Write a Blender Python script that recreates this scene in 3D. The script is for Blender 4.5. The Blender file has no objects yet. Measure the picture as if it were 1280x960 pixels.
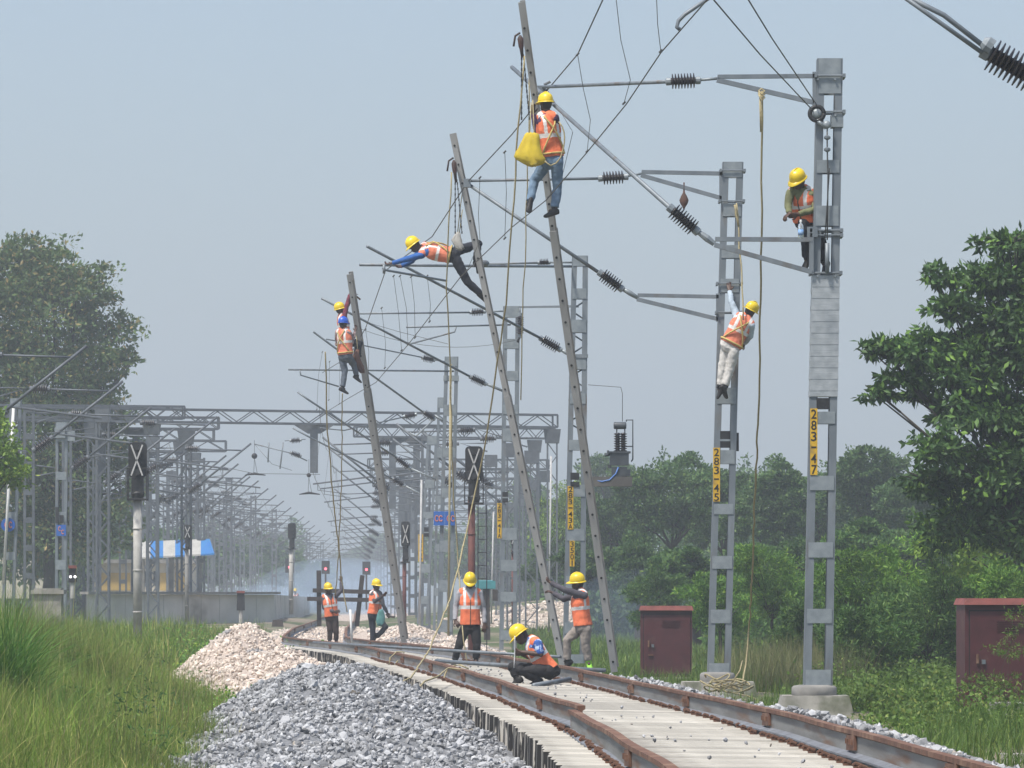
import bpy, math, random
import numpy as np
from mathutils import Vector, Matrix, noise as mnoise

random.seed(7)
rng = np.random.default_rng(11)
scn = bpy.context.scene
col = scn.collection
F = 6000.0      # focal length in photo pixels (photo is 1280 wide)
HC = 1.15       # eye height above the sleepers
HAZE = 0.00095
HY = 750.0      # horizon row in the photo


def P(px, py, D):
    """survey point: photo direction at a known distance D (metres) -> world"""
    return Vector(((px - 640.0) * D / F, D, HC + (HY - py) * D / F))


def V(*a):
    return Vector(a)


# ---------------------------------------------------------------- materials
def _nodes(name):
    m = bpy.data.materials.new(name)
    m.use_nodes = True
    nt = m.node_tree
    nt.nodes.clear()
    out = nt.nodes.new('ShaderNodeOutputMaterial')
    return m, nt, out


def mat(name, c1, c2=None, scale=6.0, rough=0.6, metal=0.0, bump=0.0, island=0.0, detail=4.0,
        stretch=(1, 1, 1), contrast=(0.35, 0.65), c3=None, scale3=1.5, cov3=(0.5, 0.7), spec=0.4, objrand=0.0):
    m, nt, out = _nodes(name)
    N, L = nt.nodes, nt.links
    b = N.new('ShaderNodeBsdfPrincipled')
    b.inputs['Roughness'].default_value = rough
    b.inputs['Metallic'].default_value = metal
    b.inputs['Specular IOR Level'].default_value = spec
    L.new(b.outputs[0], out.inputs[0])
    tc = N.new('ShaderNodeTexCoord')
    mp = N.new('ShaderNodeMapping')
    mp.inputs['Scale'].default_value = stretch
    L.new(tc.outputs['Object'], mp.inputs[0])
    nz = N.new('ShaderNodeTexNoise')
    nz.inputs['Scale'].default_value = scale
    nz.inputs['Detail'].default_value = detail
    L.new(mp.outputs[0], nz.inputs['Vector'])
    if c2 is None:
        c2 = tuple(x * 0.8 for x in c1)
    rp = N.new('ShaderNodeValToRGB')
    rp.color_ramp.elements[0].position = contrast[0]
    rp.color_ramp.elements[1].position = contrast[1]
    rp.color_ramp.elements[0].color = (*c1, 1)
    rp.color_ramp.elements[1].color = (*c2, 1)
    L.new(nz.outputs[0], rp.inputs[0])
    colr = rp.outputs[0]
    if c3 is not None:
        n3 = N.new('ShaderNodeTexNoise')
        n3.inputs['Scale'].default_value = scale3
        n3.inputs['Detail'].default_value = 6
        L.new(mp.outputs[0], n3.inputs['Vector'])
        r3 = N.new('ShaderNodeMapRange')
        r3.inputs['From Min'].default_value = cov3[0]
        r3.inputs['From Max'].default_value = cov3[1]
        L.new(n3.outputs[0], r3.inputs['Value'])
        mx = N.new('ShaderNodeMix')
        mx.data_type = 'RGBA'
        L.new(r3.outputs[0], mx.inputs['Factor'])
        L.new(colr, mx.inputs['A'])
        mx.inputs['B'].default_value = (*c3, 1)
        colr = mx.outputs['Result']
    if island or objrand:
        hs = N.new('ShaderNodeHueSaturation')
        if island:
            g = N.new('ShaderNodeNewGeometry')
            src = g.outputs['Random Per Island']
            amp = island
        else:
            g = N.new('ShaderNodeObjectInfo')
            src = g.outputs['Random']
            amp = objrand
        mr = N.new('ShaderNodeMapRange')
        mr.inputs['To Min'].default_value = 1 - amp
        mr.inputs['To Max'].default_value = 1 + amp
        L.new(src, mr.inputs['Value'])
        L.new(mr.outputs[0], hs.inputs['Value'])
        L.new(colr, hs.inputs['Color'])
        colr = hs.outputs[0]
    L.new(colr, b.inputs['Base Color'])
    if bump:
        bp = N.new('ShaderNodeBump')
        bp.inputs['Strength'].default_value = bump
        bp.inputs['Distance'].default_value = 0.02
        L.new(nz.outputs[0], bp.inputs['Height'])
        L.new(bp.outputs[0], b.inputs['Normal'])
    return m


def leaf_mat(name, c1, c2, c3=None, trans=0.3, share=0.15, vmin=0.6, vmax=1.35):
    """leaf colour varies from leaf to leaf; light passes through the blade"""
    m, nt, out = _nodes(name)
    N, L = nt.nodes, nt.links
    g = N.new('ShaderNodeNewGeometry')
    rp = N.new('ShaderNodeValToRGB')
    e = rp.color_ramp.elements
    e[0].position = 0.0
    e[0].color = (*c1, 1)
    e[1].position = 1.0 - share
    e[1].color = (*c2, 1)
    if c3:
        k = e.new(1.0)
        k.color = (*c3, 1)
    L.new(g.outputs['Random Per Island'], rp.inputs[0])
    tc = N.new('ShaderNodeTexCoord')
    nz = N.new('ShaderNodeTexNoise')
    nz.inputs['Scale'].default_value = 0.55
    nz.inputs['Detail'].default_value = 3
    L.new(tc.outputs['Object'], nz.inputs['Vector'])
    mr = N.new('ShaderNodeMapRange')
    mr.inputs['From Min'].default_value = 0.3
    mr.inputs['From Max'].default_value = 0.7
    mr.inputs['To Min'].default_value = vmin
    mr.inputs['To Max'].default_value = vmax
    L.new(nz.outputs[0], mr.inputs['Value'])
    hs = N.new('ShaderNodeHueSaturation')
    L.new(mr.outputs[0], hs.inputs['Value'])
    L.new(rp.outputs[0], hs.inputs['Color'])
    d = N.new('ShaderNodeBsdfPrincipled')
    d.inputs['Roughness'].default_value = 0.55
    d.inputs['Specular IOR Level'].default_value = 0.3
    t = N.new('ShaderNodeBsdfTranslucent')
    L.new(hs.outputs[0], d.inputs['Base Color'])
    L.new(hs.outputs[0], t.inputs['Color'])
    mx = N.new('ShaderNodeMixShader')
    mx.inputs[0].default_value = trans
    L.new(d.outputs[0], mx.inputs[1])
    L.new(t.outputs[0], mx.inputs[2])
    L.new(mx.outputs[0], out.inputs[0])
    return m


def emit_mat(name, c, s):
    m, nt, out = _nodes(name)
    e = nt.nodes.new('ShaderNodeEmission')
    e.inputs[0].default_value = (*c, 1)
    e.inputs[1].default_value = s
    nt.links.new(e.outputs[0], out.inputs[0])
    return m


# ---------------------------------------------------------------- mesh builder
WORLD = {}


class MB:
    def __init__(self):
        self.v, self.f, self.mi = [], [], []

    def add(self, verts, faces, mi=0):
        o = len(self.v)
        self.v.extend([tuple(p) for p in verts])
        for f in faces:
            self.f.append([i + o for i in f])
            self.mi.append(mi)

    def beam(self, a, b, w, h, up=(0, 0, 1), mi=0):
        """rectangular bar a->b, w wide sideways, h along 'up'"""
        a, b = Vector(a), Vector(b)
        d = (b - a).normalized()
        up = Vector(up)
        s = d.cross(up)
        if s.length < 1e-4:
            s = d.cross(Vector((0, 1, 0)))
            if s.length < 1e-4:
                s = d.cross(Vector((1, 0, 0)))
        s.normalize()
        u = s.cross(d).normalized()
        s = s * (w / 2)
        u = u * (h / 2)
        vs = [a - s - u, a + s - u, a + s + u, a - s + u, b - s - u, b + s - u, b + s + u, b - s + u]
        self.add(vs, [(0, 1, 2, 3), (7, 6, 5, 4), (0, 4, 5, 1), (1, 5, 6, 2), (2, 6, 7, 3), (3, 7, 4, 0)], mi)
        return self

    def box(self, c, s, mi=0, taper=1.0):
        x, y, z = c
        a, b, h = s[0] / 2, s[1] / 2, s[2] / 2
        t = taper
        vs = [(x - a, y - b, z - h), (x + a, y - b, z - h), (x + a, y + b, z - h), (x - a, y + b, z - h),
              (x - a * t, y - b * t, z + h), (x + a * t, y - b * t, z + h), (x + a * t, y + b * t, z + h), (x - a * t, y + b * t, z + h)]
        self.add(vs, [(3, 2, 1, 0), (4, 5, 6, 7), (0, 1, 5, 4), (1, 2, 6, 5), (2, 3, 7, 6), (3, 0, 4, 7)], mi)
        return self

    def tube(self, pts, r, n=8, mi=0, caps=True):
        pts = [Vector(p) for p in pts]
        k = len(pts)
        rs = r if isinstance(r, (list, tuple)) else [r] * k
        ref = None
        rings = []
        for i, p in enumerate(pts):
            if i == 0:
                t = pts[1] - p
            elif i == k - 1:
                t = p - pts[i - 1]
            else:
                t = (pts[i + 1] - p).normalized() + (p - pts[i - 1]).normalized()
            if t.length < 1e-9:
                t = Vector((0, 0, 1))
            t.normalize()
            if ref is None:
                ref = Vector((0, 1, 0)) if abs(t.y) < 0.8 else Vector((1, 0, 0))
            s = t.cross(ref)
            if s.length < 1e-4:
                s = t.cross(Vector((0.3, 0.2, 1)))
            s.normalize()
            u = s.cross(t).normalized()
            ref = u.cross(t) if False else ref
            rings.append([p + (s * math.cos(2 * math.pi * j / n) + u * math.sin(2 * math.pi * j / n)) * rs[i] for j in range(n)])
        self.rings(rings, mi, caps)
        return self

    def rings(self, rings, mi=0, caps=True):
        n = len(rings[0])
        vs = [p for r in rings for p in r]
        fs = []
        for i in range(len(rings) - 1):
            for j in range(n):
                a, b = i * n + j, i * n + (j + 1) % n
                fs.append((a, b, b + n, a + n))
        if caps:
            fs.append(tuple(reversed(range(n))))
            fs.append(tuple(range((len(rings) - 1) * n, len(rings) * n)))
        self.add(vs, fs, mi)
        return self

    def lathe(self, a, b, prof, n=12, mi=0):
        """profile [(t 0..1 along a-b, radius)]"""
        a, b = Vector(a), Vector(b)
        d = (b - a)
        t = d.normalized()
        ref = Vector((0, 1, 0)) if abs(t.y) < 0.8 else Vector((1, 0, 0))
        s = t.cross(ref).normalized()
        u = s.cross(t)
        rings = [[a + d * q + (s * math.cos(2 * math.pi * j / n) + u * math.sin(2 * math.pi * j / n)) * r for j in range(n)] for q, r in prof]
        self.rings(rings, mi, True)
        return self

    def ell(self, c, ax, n=12, m=8, mi=0):
        """ellipsoid: ax = three Vectors (semi-axes); poles along ax[2]"""
        c = Vector(c)
        rings = []
        for i in range(m + 1):
            th = math.pi * (i + 0.001) / (m + 0.002)
            rings.append([c + ax[0] * (math.sin(th) * math.cos(2 * math.pi * j / n)) + ax[1] * (math.sin(th) * math.sin(2 * math.pi * j / n)) - ax[2] * math.cos(th) for j in range(n)])
        self.rings(rings, mi, True)
        return self

    def quad(self, a, b, c, d, mi=0):
        self.add([a, b, c, d], [(0, 1, 2, 3)], mi)
        return self

    def mesh(self, name, off=(0, 0, 0)):
        me = bpy.data.meshes.new(name)
        o = Vector(off)
        me.from_pydata([Vector(p) - o for p in self.v], [], self.f)
        if any(self.mi):
            me.polygons.foreach_set('material_index', self.mi)
        me.update()
        return me

    def build(self, name, mats, parent=None, smooth=False, **tags):
        if not isinstance(mats, (list, tuple)):
            mats = [mats]
        if parent is not None:
            off = WORLD[parent.name]
        else:
            xs = [p[0] for p in self.v]
            ys = [p[1] for p in self.v]
            zs = [p[2] for p in self.v]
            off = Vector(((min(xs) + max(xs)) / 2, (min(ys) + max(ys)) / 2, min(zs)))
        me = self.mesh(name, off)
        for m in mats:
            me.materials.append(m)
        if smooth:
            me.polygons.foreach_set('use_smooth', [True] * len(me.polygons))
        return link(name, me, off, parent, **tags)


def link(name, me, off, parent=None, **tags):
    ob = bpy.data.objects.new(name, me)
    col.objects.link(ob)
    if parent is not None:
        ob.parent = parent
    else:
        ob.location = off
    WORLD[ob.name] = Vector(off)
    tag(ob, **tags)
    return ob


def tag(ob, label=None, cat=None, group=None, kind=None):
    if label:
        ob['label'] = label
    if cat:
        ob['category'] = cat
    if group:
        ob['group'] = group
    if kind:
        ob['kind'] = kind
    return ob


def thing(name, loc, label, cat, group=None):
    o = bpy.data.objects.new(name, None)
    o.empty_display_size = 0.3
    col.objects.link(o)
    o.location = loc
    WORLD[o.name] = Vector(loc)
    return tag(o, label, cat, group)


def copy_tree(o, parent=None):
    c = o.copy()
    col.objects.link(c)
    if parent is not None:
        c.parent = parent
    for ch in [x for x in KIDS.get(o.name, [])]:
        copy_tree(ch, c)
    return c


KIDS = {}


def index_kids(o):
    KIDS[o.name] = list(o.children)
    for c in o.children:
        index_kids(c)


# -------------------------------------------------- numpy mass meshes
def np_mesh(name, verts, quads=None, tris=None, mats=(), smooth=False):
    me = bpy.data.meshes.new(name)
    nq = 0 if quads is None else len(quads)
    nt_ = 0 if tris is None else len(tris)
    me.vertices.add(len(verts))
    me.vertices.foreach_set('co', np.asarray(verts, dtype=np.float32).ravel())
    idx = []
    if nq:
        idx.append(np.asarray(quads, dtype=np.int32).ravel())
    if nt_:
        idx.append(np.asarray(tris, dtype=np.int32).ravel())
    idx = np.concatenate(idx)
    me.loops.add(len(idx))
    me.loops.foreach_set('vertex_index', idx)
    me.polygons.add(nq + nt_)
    st = np.concatenate([np.arange(nq) * 4, nq * 4 + np.arange(nt_) * 3]).astype(np.int32)
    me.polygons.foreach_set('loop_start', st)
    me.polygons.foreach_set('use_smooth', np.full(nq + nt_, smooth))
    for m in mats:
        me.materials.append(m)
    me.update(calc_edges=True)
    me.validate()
    return me


def unit(a):
    return a / np.maximum(np.linalg.norm(a, axis=-1, keepdims=True), 1e-9)


def leaves(centers, outward, L, W, r, droop=0.2, spread=1.0):
    """one folded diamond leaf per centre (two quads meet on the midrib -> here 1 quad bent)"""
    n = len(centers)
    d = unit(r.normal(size=(n, 3)) * spread + outward - np.array([0, 0, droop]))
    s = unit(np.cross(d, r.normal(size=(n, 3))))
    l = L * r.uniform(0.6, 1.25, (n, 1))
    w = W * r.uniform(0.6, 1.25, (n, 1))
    nrm = np.cross(d, s)
    b = centers
    m1 = b + d * l * 0.5 + s * w * 0.5 + nrm * w * 0.12
    m2 = b + d * l * 0.5 - s * w * 0.5 + nrm * w * 0.12
    t = b + d * l
    v = np.stack([b, m1, t, m2], 1).reshape(-1, 3)
    q = np.arange(n * 4).reshape(-1, 4)
    return v, q


ICO_T = (1 + 5 ** 0.5) / 2
ICO_V = unit(np.array([(-1, ICO_T, 0), (1, ICO_T, 0), (-1, -ICO_T, 0), (1, -ICO_T, 0), (0, -1, ICO_T), (0, 1, ICO_T),
                       (0, -1, -ICO_T), (0, 1, -ICO_T), (ICO_T, 0, -1), (ICO_T, 0, 1), (-ICO_T, 0, -1), (-ICO_T, 0, 1)], float))
ICO_F = np.array([(0, 11, 5), (0, 5, 1), (0, 1, 7), (0, 7, 10), (0, 10, 11), (1, 5, 9), (5, 11, 4), (11, 10, 2), (10, 7, 6), (7, 1, 8),
                  (3, 9, 4), (3, 4, 2), (3, 2, 6), (3, 6, 8), (3, 8, 9), (4, 9, 5), (2, 4, 11), (6, 2, 10), (8, 6, 7), (9, 8, 1)])


def rand_rot(n, r):
    q = unit(r.normal(size=(n, 4)))
    w, x, y, z = q.T
    return np.stack([1 - 2 * (y * y + z * z), 2 * (x * y - z * w), 2 * (x * z + y * w),
                     2 * (x * y + z * w), 1 - 2 * (x * x + z * z), 2 * (y * z - x * w),
                     2 * (x * z - y * w), 2 * (y * z + x * w), 1 - 2 * (x * x + y * y)], 1).reshape(n, 3, 3)


def rocks(name, pts, sizes, r, mats):
    """crushed stone: each an irregular angular lump of its own"""
    n = len(pts)
    v = ICO_V[None] * r.uniform(0.62, 1.25, (n, 12, 1))
    v = v * np.stack([r.uniform(0.75, 1.3, n), r.uniform(0.6, 1.0, n), r.uniform(0.45, 0.85, n)], 1)[:, None, :]
    v = np.einsum('nij,nkj->nki', rand_rot(n, r), v)
    v = v * np.asarray(sizes)[:, None, None] + np.asarray(pts)[:, None, :]
    t = (ICO_F[None] + (np.arange(n) * 12)[:, None, None]).reshape(-1, 3)
    return np_mesh(name, v.reshape(-1, 3), None, t, mats)
# ---------------------------------------------------------------- camera, light, air
cam_d = bpy.data.cameras.new('camera')
cam_d.sensor_width = 36.0
cam_d.lens = 36.0 * F / 1280.0
cam_d.shift_y = (HY - 480.0) / 1280.0
cam_d.clip_start = 0.5
cam_d.clip_end = 9000
cam = bpy.data.objects.new('camera', cam_d)
cam.location = (0, 0, HC)
cam.rotation_euler = (math.radians(90), 0, 0)
col.objects.link(cam)
scn.camera = cam

SUN_EL, SUN_AZ = math.radians(62), math.radians(-138)
w = bpy.data.worlds.new('World')
scn.world = w
w.use_nodes = True
nt = w.node_tree
nt.nodes.clear()
wo = nt.nodes.new('ShaderNodeOutputWorld')
bg = nt.nodes.new('ShaderNodeBackground')
sky = nt.nodes.new('ShaderNodeTexSky')
sky.sky_type = 'NISHITA'
sky.sun_disc = False
sky.sun_elevation = SUN_EL
sky.sun_rotation = SUN_AZ
sky.air_density = 1.0
sky.dust_density = 2.5
sky.ozone_density = 2.0
bg.inputs[1].default_value = 0.115
nt.links.new(sky.outputs[0], bg.inputs[0])
nt.links.new(bg.outputs[0], wo.inputs[0])

sd = bpy.data.lights.new('sun', 'SUN')
sd.energy = 3.7
sd.angle = math.radians(7)
sd.color = (1.0, 0.95, 0.87)
so = bpy.data.objects.new('sun', sd)
col.objects.link(so)
so.location = (-40, 60, 80)
sdir = Vector((math.sin(SUN_AZ) * math.cos(SUN_EL), math.cos(SUN_AZ) * math.cos(SUN_EL), math.sin(SUN_EL)))
so.rotation_euler = (-sdir).to_track_quat('-Z', 'Y').to_euler()

scn.view_settings.view_transform = 'Standard'
scn.view_settings.look = 'None'
scn.view_settings.gamma = 1.0
scn.view_settings.exposure = 0.62
scn.cycles.max_bounces = 8
scn.cycles.transparent_max_bounces = 12
scn.cycles.volume_bounces = 1
scn.cycles.use_denoising = True

# ---------------------------------------------------------------- materials
M = {}
M['galv'] = mat('galvanised_steel', (0.20, 0.225, 0.245), (0.145, 0.168, 0.188), 5, 0.55, 0.3, 0.05, stretch=(1, 1, .35), c3=(0.135, 0.115, 0.098), scale3=3.2, cov3=(0.56, 0.72))
M['galv_far'] = mat('darkened_far_steel', (0.125, 0.14, 0.155), (0.09, 0.10, 0.115), 4, 0.6, 0.2)  # darker copy of galv, offsets the haze and sun paling the far steel
M['galv_pale'] = mat('pale_galvanised_plate', (0.27, 0.30, 0.315), (0.20, 0.228, 0.245), 7, 0.5, 0.3, 0.04)
M['alu'] = mat('grey_ladder_metal', (0.38, 0.375, 0.36), (0.29, 0.285, 0.275), 3, 0.5, 0.1, 0.05, stretch=(1, 1, 0.3), c3=(0.25, 0.24, 0.225), scale3=2.5)
M['dark'] = mat('dark_hole', (0.015, 0.015, 0.016), (0.02, 0.02, 0.02), rough=0.8)
M['black'] = mat('black_paint', (0.012, 0.012, 0.014), (0.025, 0.025, 0.027), 8, 0.6)
M['insul'] = mat('brown_porcelain', (0.022, 0.018, 0.02), (0.035, 0.028, 0.03), 5, 0.3, spec=0.6)
M['wire'] = mat('weathered_copper_wire', (0.10, 0.10, 0.095), (0.07, 0.07, 0.07), 8, 0.6, 0.3)
M['yellow'] = mat('yellow_plate_paint', (0.62, 0.38, 0.02), (0.5, 0.3, 0.02), 9, 0.6, c3=(0.3, 0.2, 0.05), scale3=5, cov3=(0.6, 0.75))
M['rope'] = mat('jute_rope', (0.40, 0.34, 0.19), (0.28, 0.235, 0.13), 30, 0.9)
M['concrete'] = mat('old_concrete', (0.34, 0.325, 0.29), (0.22, 0.21, 0.185), 4, 0.9, 0, 0.4, c3=(0.09, 0.10, 0.06), scale3=2.0, cov3=(0.5, 0.66))
M['platform'] = mat('worn_platform_concrete', (0.62, 0.59, 0.54), (0.48, 0.455, 0.41), 0.8, 0.9, 0, 0.3, c3=(0.2, 0.18, 0.15), scale3=0.5, cov3=(0.55, 0.68))
M['concrete_dark'] = mat('stained_concrete', (0.26, 0.25, 0.23), (0.18, 0.175, 0.165), 4, 0.9, 0, 0.4)
M['sleeper'] = mat('sleeper_concrete', (0.415, 0.395, 0.35), (0.30, 0.285, 0.25), 5, 0.85, 0, 0.15, stretch=(0.6, 1, 3), c3=(0.20, 0.185, 0.165), scale3=2.2, cov3=(0.52, 0.72), objrand=0.25)
M['rust'] = mat('rust', (0.165, 0.080, 0.050), (0.10, 0.052, 0.034), 12, 0.85, 0.0, 0.3, c3=(0.24, 0.15, 0.10), scale3=4)
M['railweb'] = mat('rail_web_steel', (0.25, 0.25, 0.24), (0.16, 0.155, 0.145), 3, 0.65, 0.2, 0.1, stretch=(1, 0.25, 4), c3=(0.17, 0.10, 0.065), scale3=2.2, cov3=(0.52, 0.68))
M['railfoot'] = mat('rail_foot_steel', (0.22, 0.235, 0.26), (0.16, 0.165, 0.18), 4, 0.6, 0.3)
M['grey_stone'] = mat('grey_crushed_stone', (0.24, 0.245, 0.255), (0.35, 0.355, 0.36), 9, 0.9, island=0.5, c3=(0.30, 0.265, 0.22), scale3=3, cov3=(0.64, 0.72))
M['pink_stone'] = mat('pink_crushed_stone', (0.52, 0.43, 0.36), (0.62, 0.55, 0.48), 6, 0.9, island=0.3, c3=(0.24, 0.235, 0.235), scale3=.55, cov3=(0.55, 0.62))
M['mixed_stone'] = mat('mixed_crushed_stone', (0.29, 0.27, 0.25), (0.45, 0.40, 0.36), 5, 0.9, island=0.45)
M['grey_core'] = mat('grey_stone_bed', (0.10, 0.105, 0.11), (0.22, 0.225, 0.235), 22, 0.95, 0, 0.6)
M['pink_core'] = mat('pink_stone_bed', (0.30, 0.24, 0.20), (0.50, 0.43, 0.37), 22, 0.95, 0, 0.6)
M['earth'] = mat('dry_earth', (0.24, 0.19, 0.14), (0.14, 0.125, 0.085), 0.6, 0.95, 0, 0.5, c3=(0.06, 0.085, 0.025), scale3=0.15, cov3=(0.42, 0.55), detail=8)
M['bank'] = mat('bank_soil', (0.40, 0.34, 0.28), (0.28, 0.24, 0.19), 1.2, 0.95, 0, 0.6, c3=(0.08, 0.10, 0.035), scale3=0.3, cov3=(0.55, 0.65), detail=8)
M['red_paint'] = mat('maroon_cabinet_paint', (0.078, 0.021, 0.024), (0.058, 0.017, 0.019), 5, 0.5, c3=(0.11, 0.05, 0.042), scale3=2.6, cov3=(0.56, 0.75))
M['red_roof'] = mat('sunlit_roof_and_rim_red', (0.25, 0.075, 0.062), (0.17, 0.055, 0.046), 6, 0.6)  # cabinet roof brighter than body: sunlight put into the colour; signal rims share it
M['bark'] = mat('bark', (0.055, 0.047, 0.038), (0.035, 0.03, 0.025), 12, 0.95, 0, 0.6, stretch=(1, 1, 0.3))
M['wood_dark'] = mat('tarred_timber', (0.035, 0.03, 0.028), (0.06, 0.05, 0.045), 8, 0.9)
M['signal_pole'] = mat('signal_pole_grey', (0.42, 0.41, 0.38), (0.30, 0.29, 0.27), 5, 0.6)
M['brown_pole'] = mat('red_oxide_pole', (0.13, 0.04, 0.03), (0.09, 0.03, 0.025), 5, 0.7)
M['strip'] = mat('bright_galvanised_strip', (0.40, 0.425, 0.44), (0.30, 0.325, 0.34), 9, 0.45, 0.3, 0.05)
M['tape_white'] = mat('dull_white_tape', (0.45, 0.45, 0.44), (0.36, 0.36, 0.36), 6, 0.7)
M['white'] = mat('white_paint', (0.72, 0.72, 0.70), (0.6, 0.6, 0.58), 6, 0.6)
M['blue_sign'] = mat('blue_enamel', (0.02, 0.10, 0.42), (0.03, 0.12, 0.38), 6, 0.45)
M['orange_txt'] = mat('orange_lettering', (0.75, 0.22, 0.08), (0.6, 0.2, 0.08), 6, 0.6)
M['canopy_blue'] = mat('blue_canopy_sheet', (0.02, 0.14, 0.42), (0.03, 0.17, 0.40), 3, 0.6)
M['canopy_white'] = mat('white_canopy_sheet', (0.40, 0.40, 0.38), (0.33, 0.33, 0.31), 3, 0.6)
M['wall_yellow'] = mat('yellow_wash_wall', (0.48, 0.33, 0.10), (0.40, 0.28, 0.09), 2, 0.9)
M['wall_cream'] = mat('cream_wall', (0.55, 0.50, 0.40), (0.45, 0.41, 0.33), 2, 0.9)
M['trafo'] = mat('transformer_grey', (0.075, 0.085, 0.095), (0.05, 0.058, 0.066), 6, 0.5, 0.2)
M['cable_blue'] = mat('blue_cable', (0.10, 0.22, 0.55), rough=0.5)

LM = {}
LM['near'] = leaf_mat('near_tree_leaf', (0.028, 0.068, 0.017), (0.065, 0.130, 0.034), (0.142, 0.260, 0.034), trans=0.22, share=0.2)
LM['yellowgreen'] = leaf_mat('yellow_green_leaf', (0.109, 0.202, 0.031), (0.202, 0.310, 0.046), (0.341, 0.419, 0.062))
LM['dense'] = leaf_mat('dense_tree_leaf', (0.040, 0.094, 0.027), (0.090, 0.167, 0.043), (0.153, 0.223, 0.058))
LM['mango'] = leaf_mat('broad_crown_leaf', (0.066, 0.124, 0.041), (0.132, 0.191, 0.062), (0.354, 0.262, 0.103), share=0.18)
LM['bush'] = leaf_mat('feathery_bush_leaf', (0.080, 0.190, 0.030), (0.171, 0.332, 0.048), (0.342, 0.484, 0.058))
LM['bush_dark'] = leaf_mat('dark_bush_leaf', (0.044, 0.111, 0.026), (0.099, 0.190, 0.042), (0.196, 0.291, 0.057))
LM['weed'] = leaf_mat('weed_leaf', (0.062, 0.121, 0.020), (0.123, 0.201, 0.034), (0.226, 0.261, 0.059))
LM['grass'] = leaf_mat('tall_grass_blade', (0.086, 0.155, 0.021), (0.180, 0.266, 0.039), (0.432, 0.385, 0.137), trans=0.35, share=0.25, vmin=0.45, vmax=1.5)
LM['tuft'] = leaf_mat('tuft_grass_blade', (0.055, 0.147, 0.023), (0.118, 0.246, 0.043), (0.203, 0.328, 0.072), trans=0.35)
LM['dry'] = leaf_mat('dry_grass_blade', (0.133, 0.124, 0.044), (0.218, 0.186, 0.082), (0.109, 0.140, 0.037), trans=0.3)

LM['brush'] = leaf_mat('brush_blade', (0.10, 0.13, 0.04), (0.19, 0.19, 0.08), (0.24, 0.21, 0.11), trans=0.3)

# ---------------------------------------------------------------- terrain
def sstep(a, b, x):
    t = np.clip((np.asarray(x, float) - a) / (b - a), 0, 1)
    return t * t * (3 - 2 * t)


def gz(x, y):
    x = np.asarray(x, float)
    y = np.asarray(y, float)
    z = -0.44 + 0.42 * sstep(4.2, 8.0, -x - (y - 60) * 0.02) * sstep(30, 55, y)
    # low spoil bank beyond the work site, right of the line
    d = ((x - (6 - (y - 230) * 0.02)) / 13.0) ** 2 + ((y - 235) / 42.0) ** 2
    z = z + 1.75 * np.exp(-d * 1.1)
    z = z + 0.05 * np.sin(x * 1.3 + y * 0.31) * np.sin(y * 0.53 - x * 0.4)
    return z


def grid(name, xs, ys, zf, mats, label=None, kind='structure', lift=0.0):
    X, Y = np.meshgrid(xs, ys)
    Z = zf(X, Y) + lift
    v = np.stack([X, Y, Z], -1).reshape(-1, 3)
    nx, ny = len(xs), len(ys)
    i = np.arange(nx * ny).reshape(ny, nx)
    q = np.stack([i[:-1, :-1], i[:-1, 1:], i[1:, 1:], i[1:, :-1]], -1).reshape(-1, 4)
    me = np_mesh(name, v, q, None, mats, True)
    return link(name, me, (0, 0, 0), None, label=label, kind=kind)


xs = np.unique(np.concatenate([np.linspace(-12, 12, 81), np.linspace(12, 60, 33), np.linspace(-60, -12, 33), np.array([-900, -500, -250, -120, 120, 250, 500, 900])]))
ys = np.unique(np.concatenate([np.linspace(15, 130, 150), np.linspace(130, 330, 81), np.linspace(330, 800, 24), np.array([-60, -20, 0, 1000, 1400, 2000, 2500])]))
grid('ground', xs, ys, gz, [M['earth']], 'flat earth with patches of green between the lines')

# ---------------------------------------------------------------- the track
_T = np.array([  # ppm, left head px, left head py, right head py
    (330, 990, 1070, 1073), (214, 860, 960, 963), (180, 800, 927, 930), (139, 727, 886, 891), (122, 672, 871, 874), (105, 626, 854, 858),
    (86, 560, 834, 836), (74, 511, 821, 824), (68, 483, 816, 817), (62, 457, 809, 812), (55, 417, 804, 806), (50, 385, 801, 803), (46, 352, 797, 798),
    (38, 366, 786, 786), (27.6, 395, 776, 776), (15, 418, 764, 764), (7, 430, 757, 757)], float)
_D = F / _T[:, 0]
_X = (_T[:, 1] - 640) / _T[:, 0]
_ZL = HC + (HY - _T[:, 2]) / _T[:, 0]
_ZR = HC + (HY - _T[:, 3]) / _T[:, 0]
DD = np.linspace(20, 700, 3401)      # 0.2 m steps
def smooth(a, k):
    k = int(k) | 1
    p = np.pad(a, k // 2, mode='edge')
    return np.convolve(p, np.ones(k) / k, 'valid')
TX = smooth(smooth(np.interp(DD, _D, _X), 25), 25)
TZL = smooth(smooth(np.interp(DD, _D, _ZL), 15), 15)
TZR = smooth(smooth(np.interp(DD, _D, _ZR), 15), 15)
GAUGE = 1.75


def trk(y):
    """left rail x, left head z, right head z, slope"""
    x = np.interp(y, DD, TX)
    s = (np.interp(np.asarray(y) + 1, DD, TX) - np.interp(np.asarray(y) - 1, DD, TX)) / 2
    return x, np.interp(y, DD, TZL), np.interp(y, DD, TZR), s


# rails: head, web and foot swept along the line
PROF = [(-.036, 0, 0), (.036, 0, 0), (.036, -.034, 0), (.012, -.046, 1), (.011, -.168, 1), (.078, -.190, 2), (.078, -.204, 2), (-.078, -.204, 2), (-.078, -.190, 2), (-.011, -.168, 1), (-.012, -.046, 1), (-.036, -.034, 0)]
PMAT = [0, 0, 0, 1, 2, 2, 2, 2, 2, 1, 0, 0]


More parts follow.
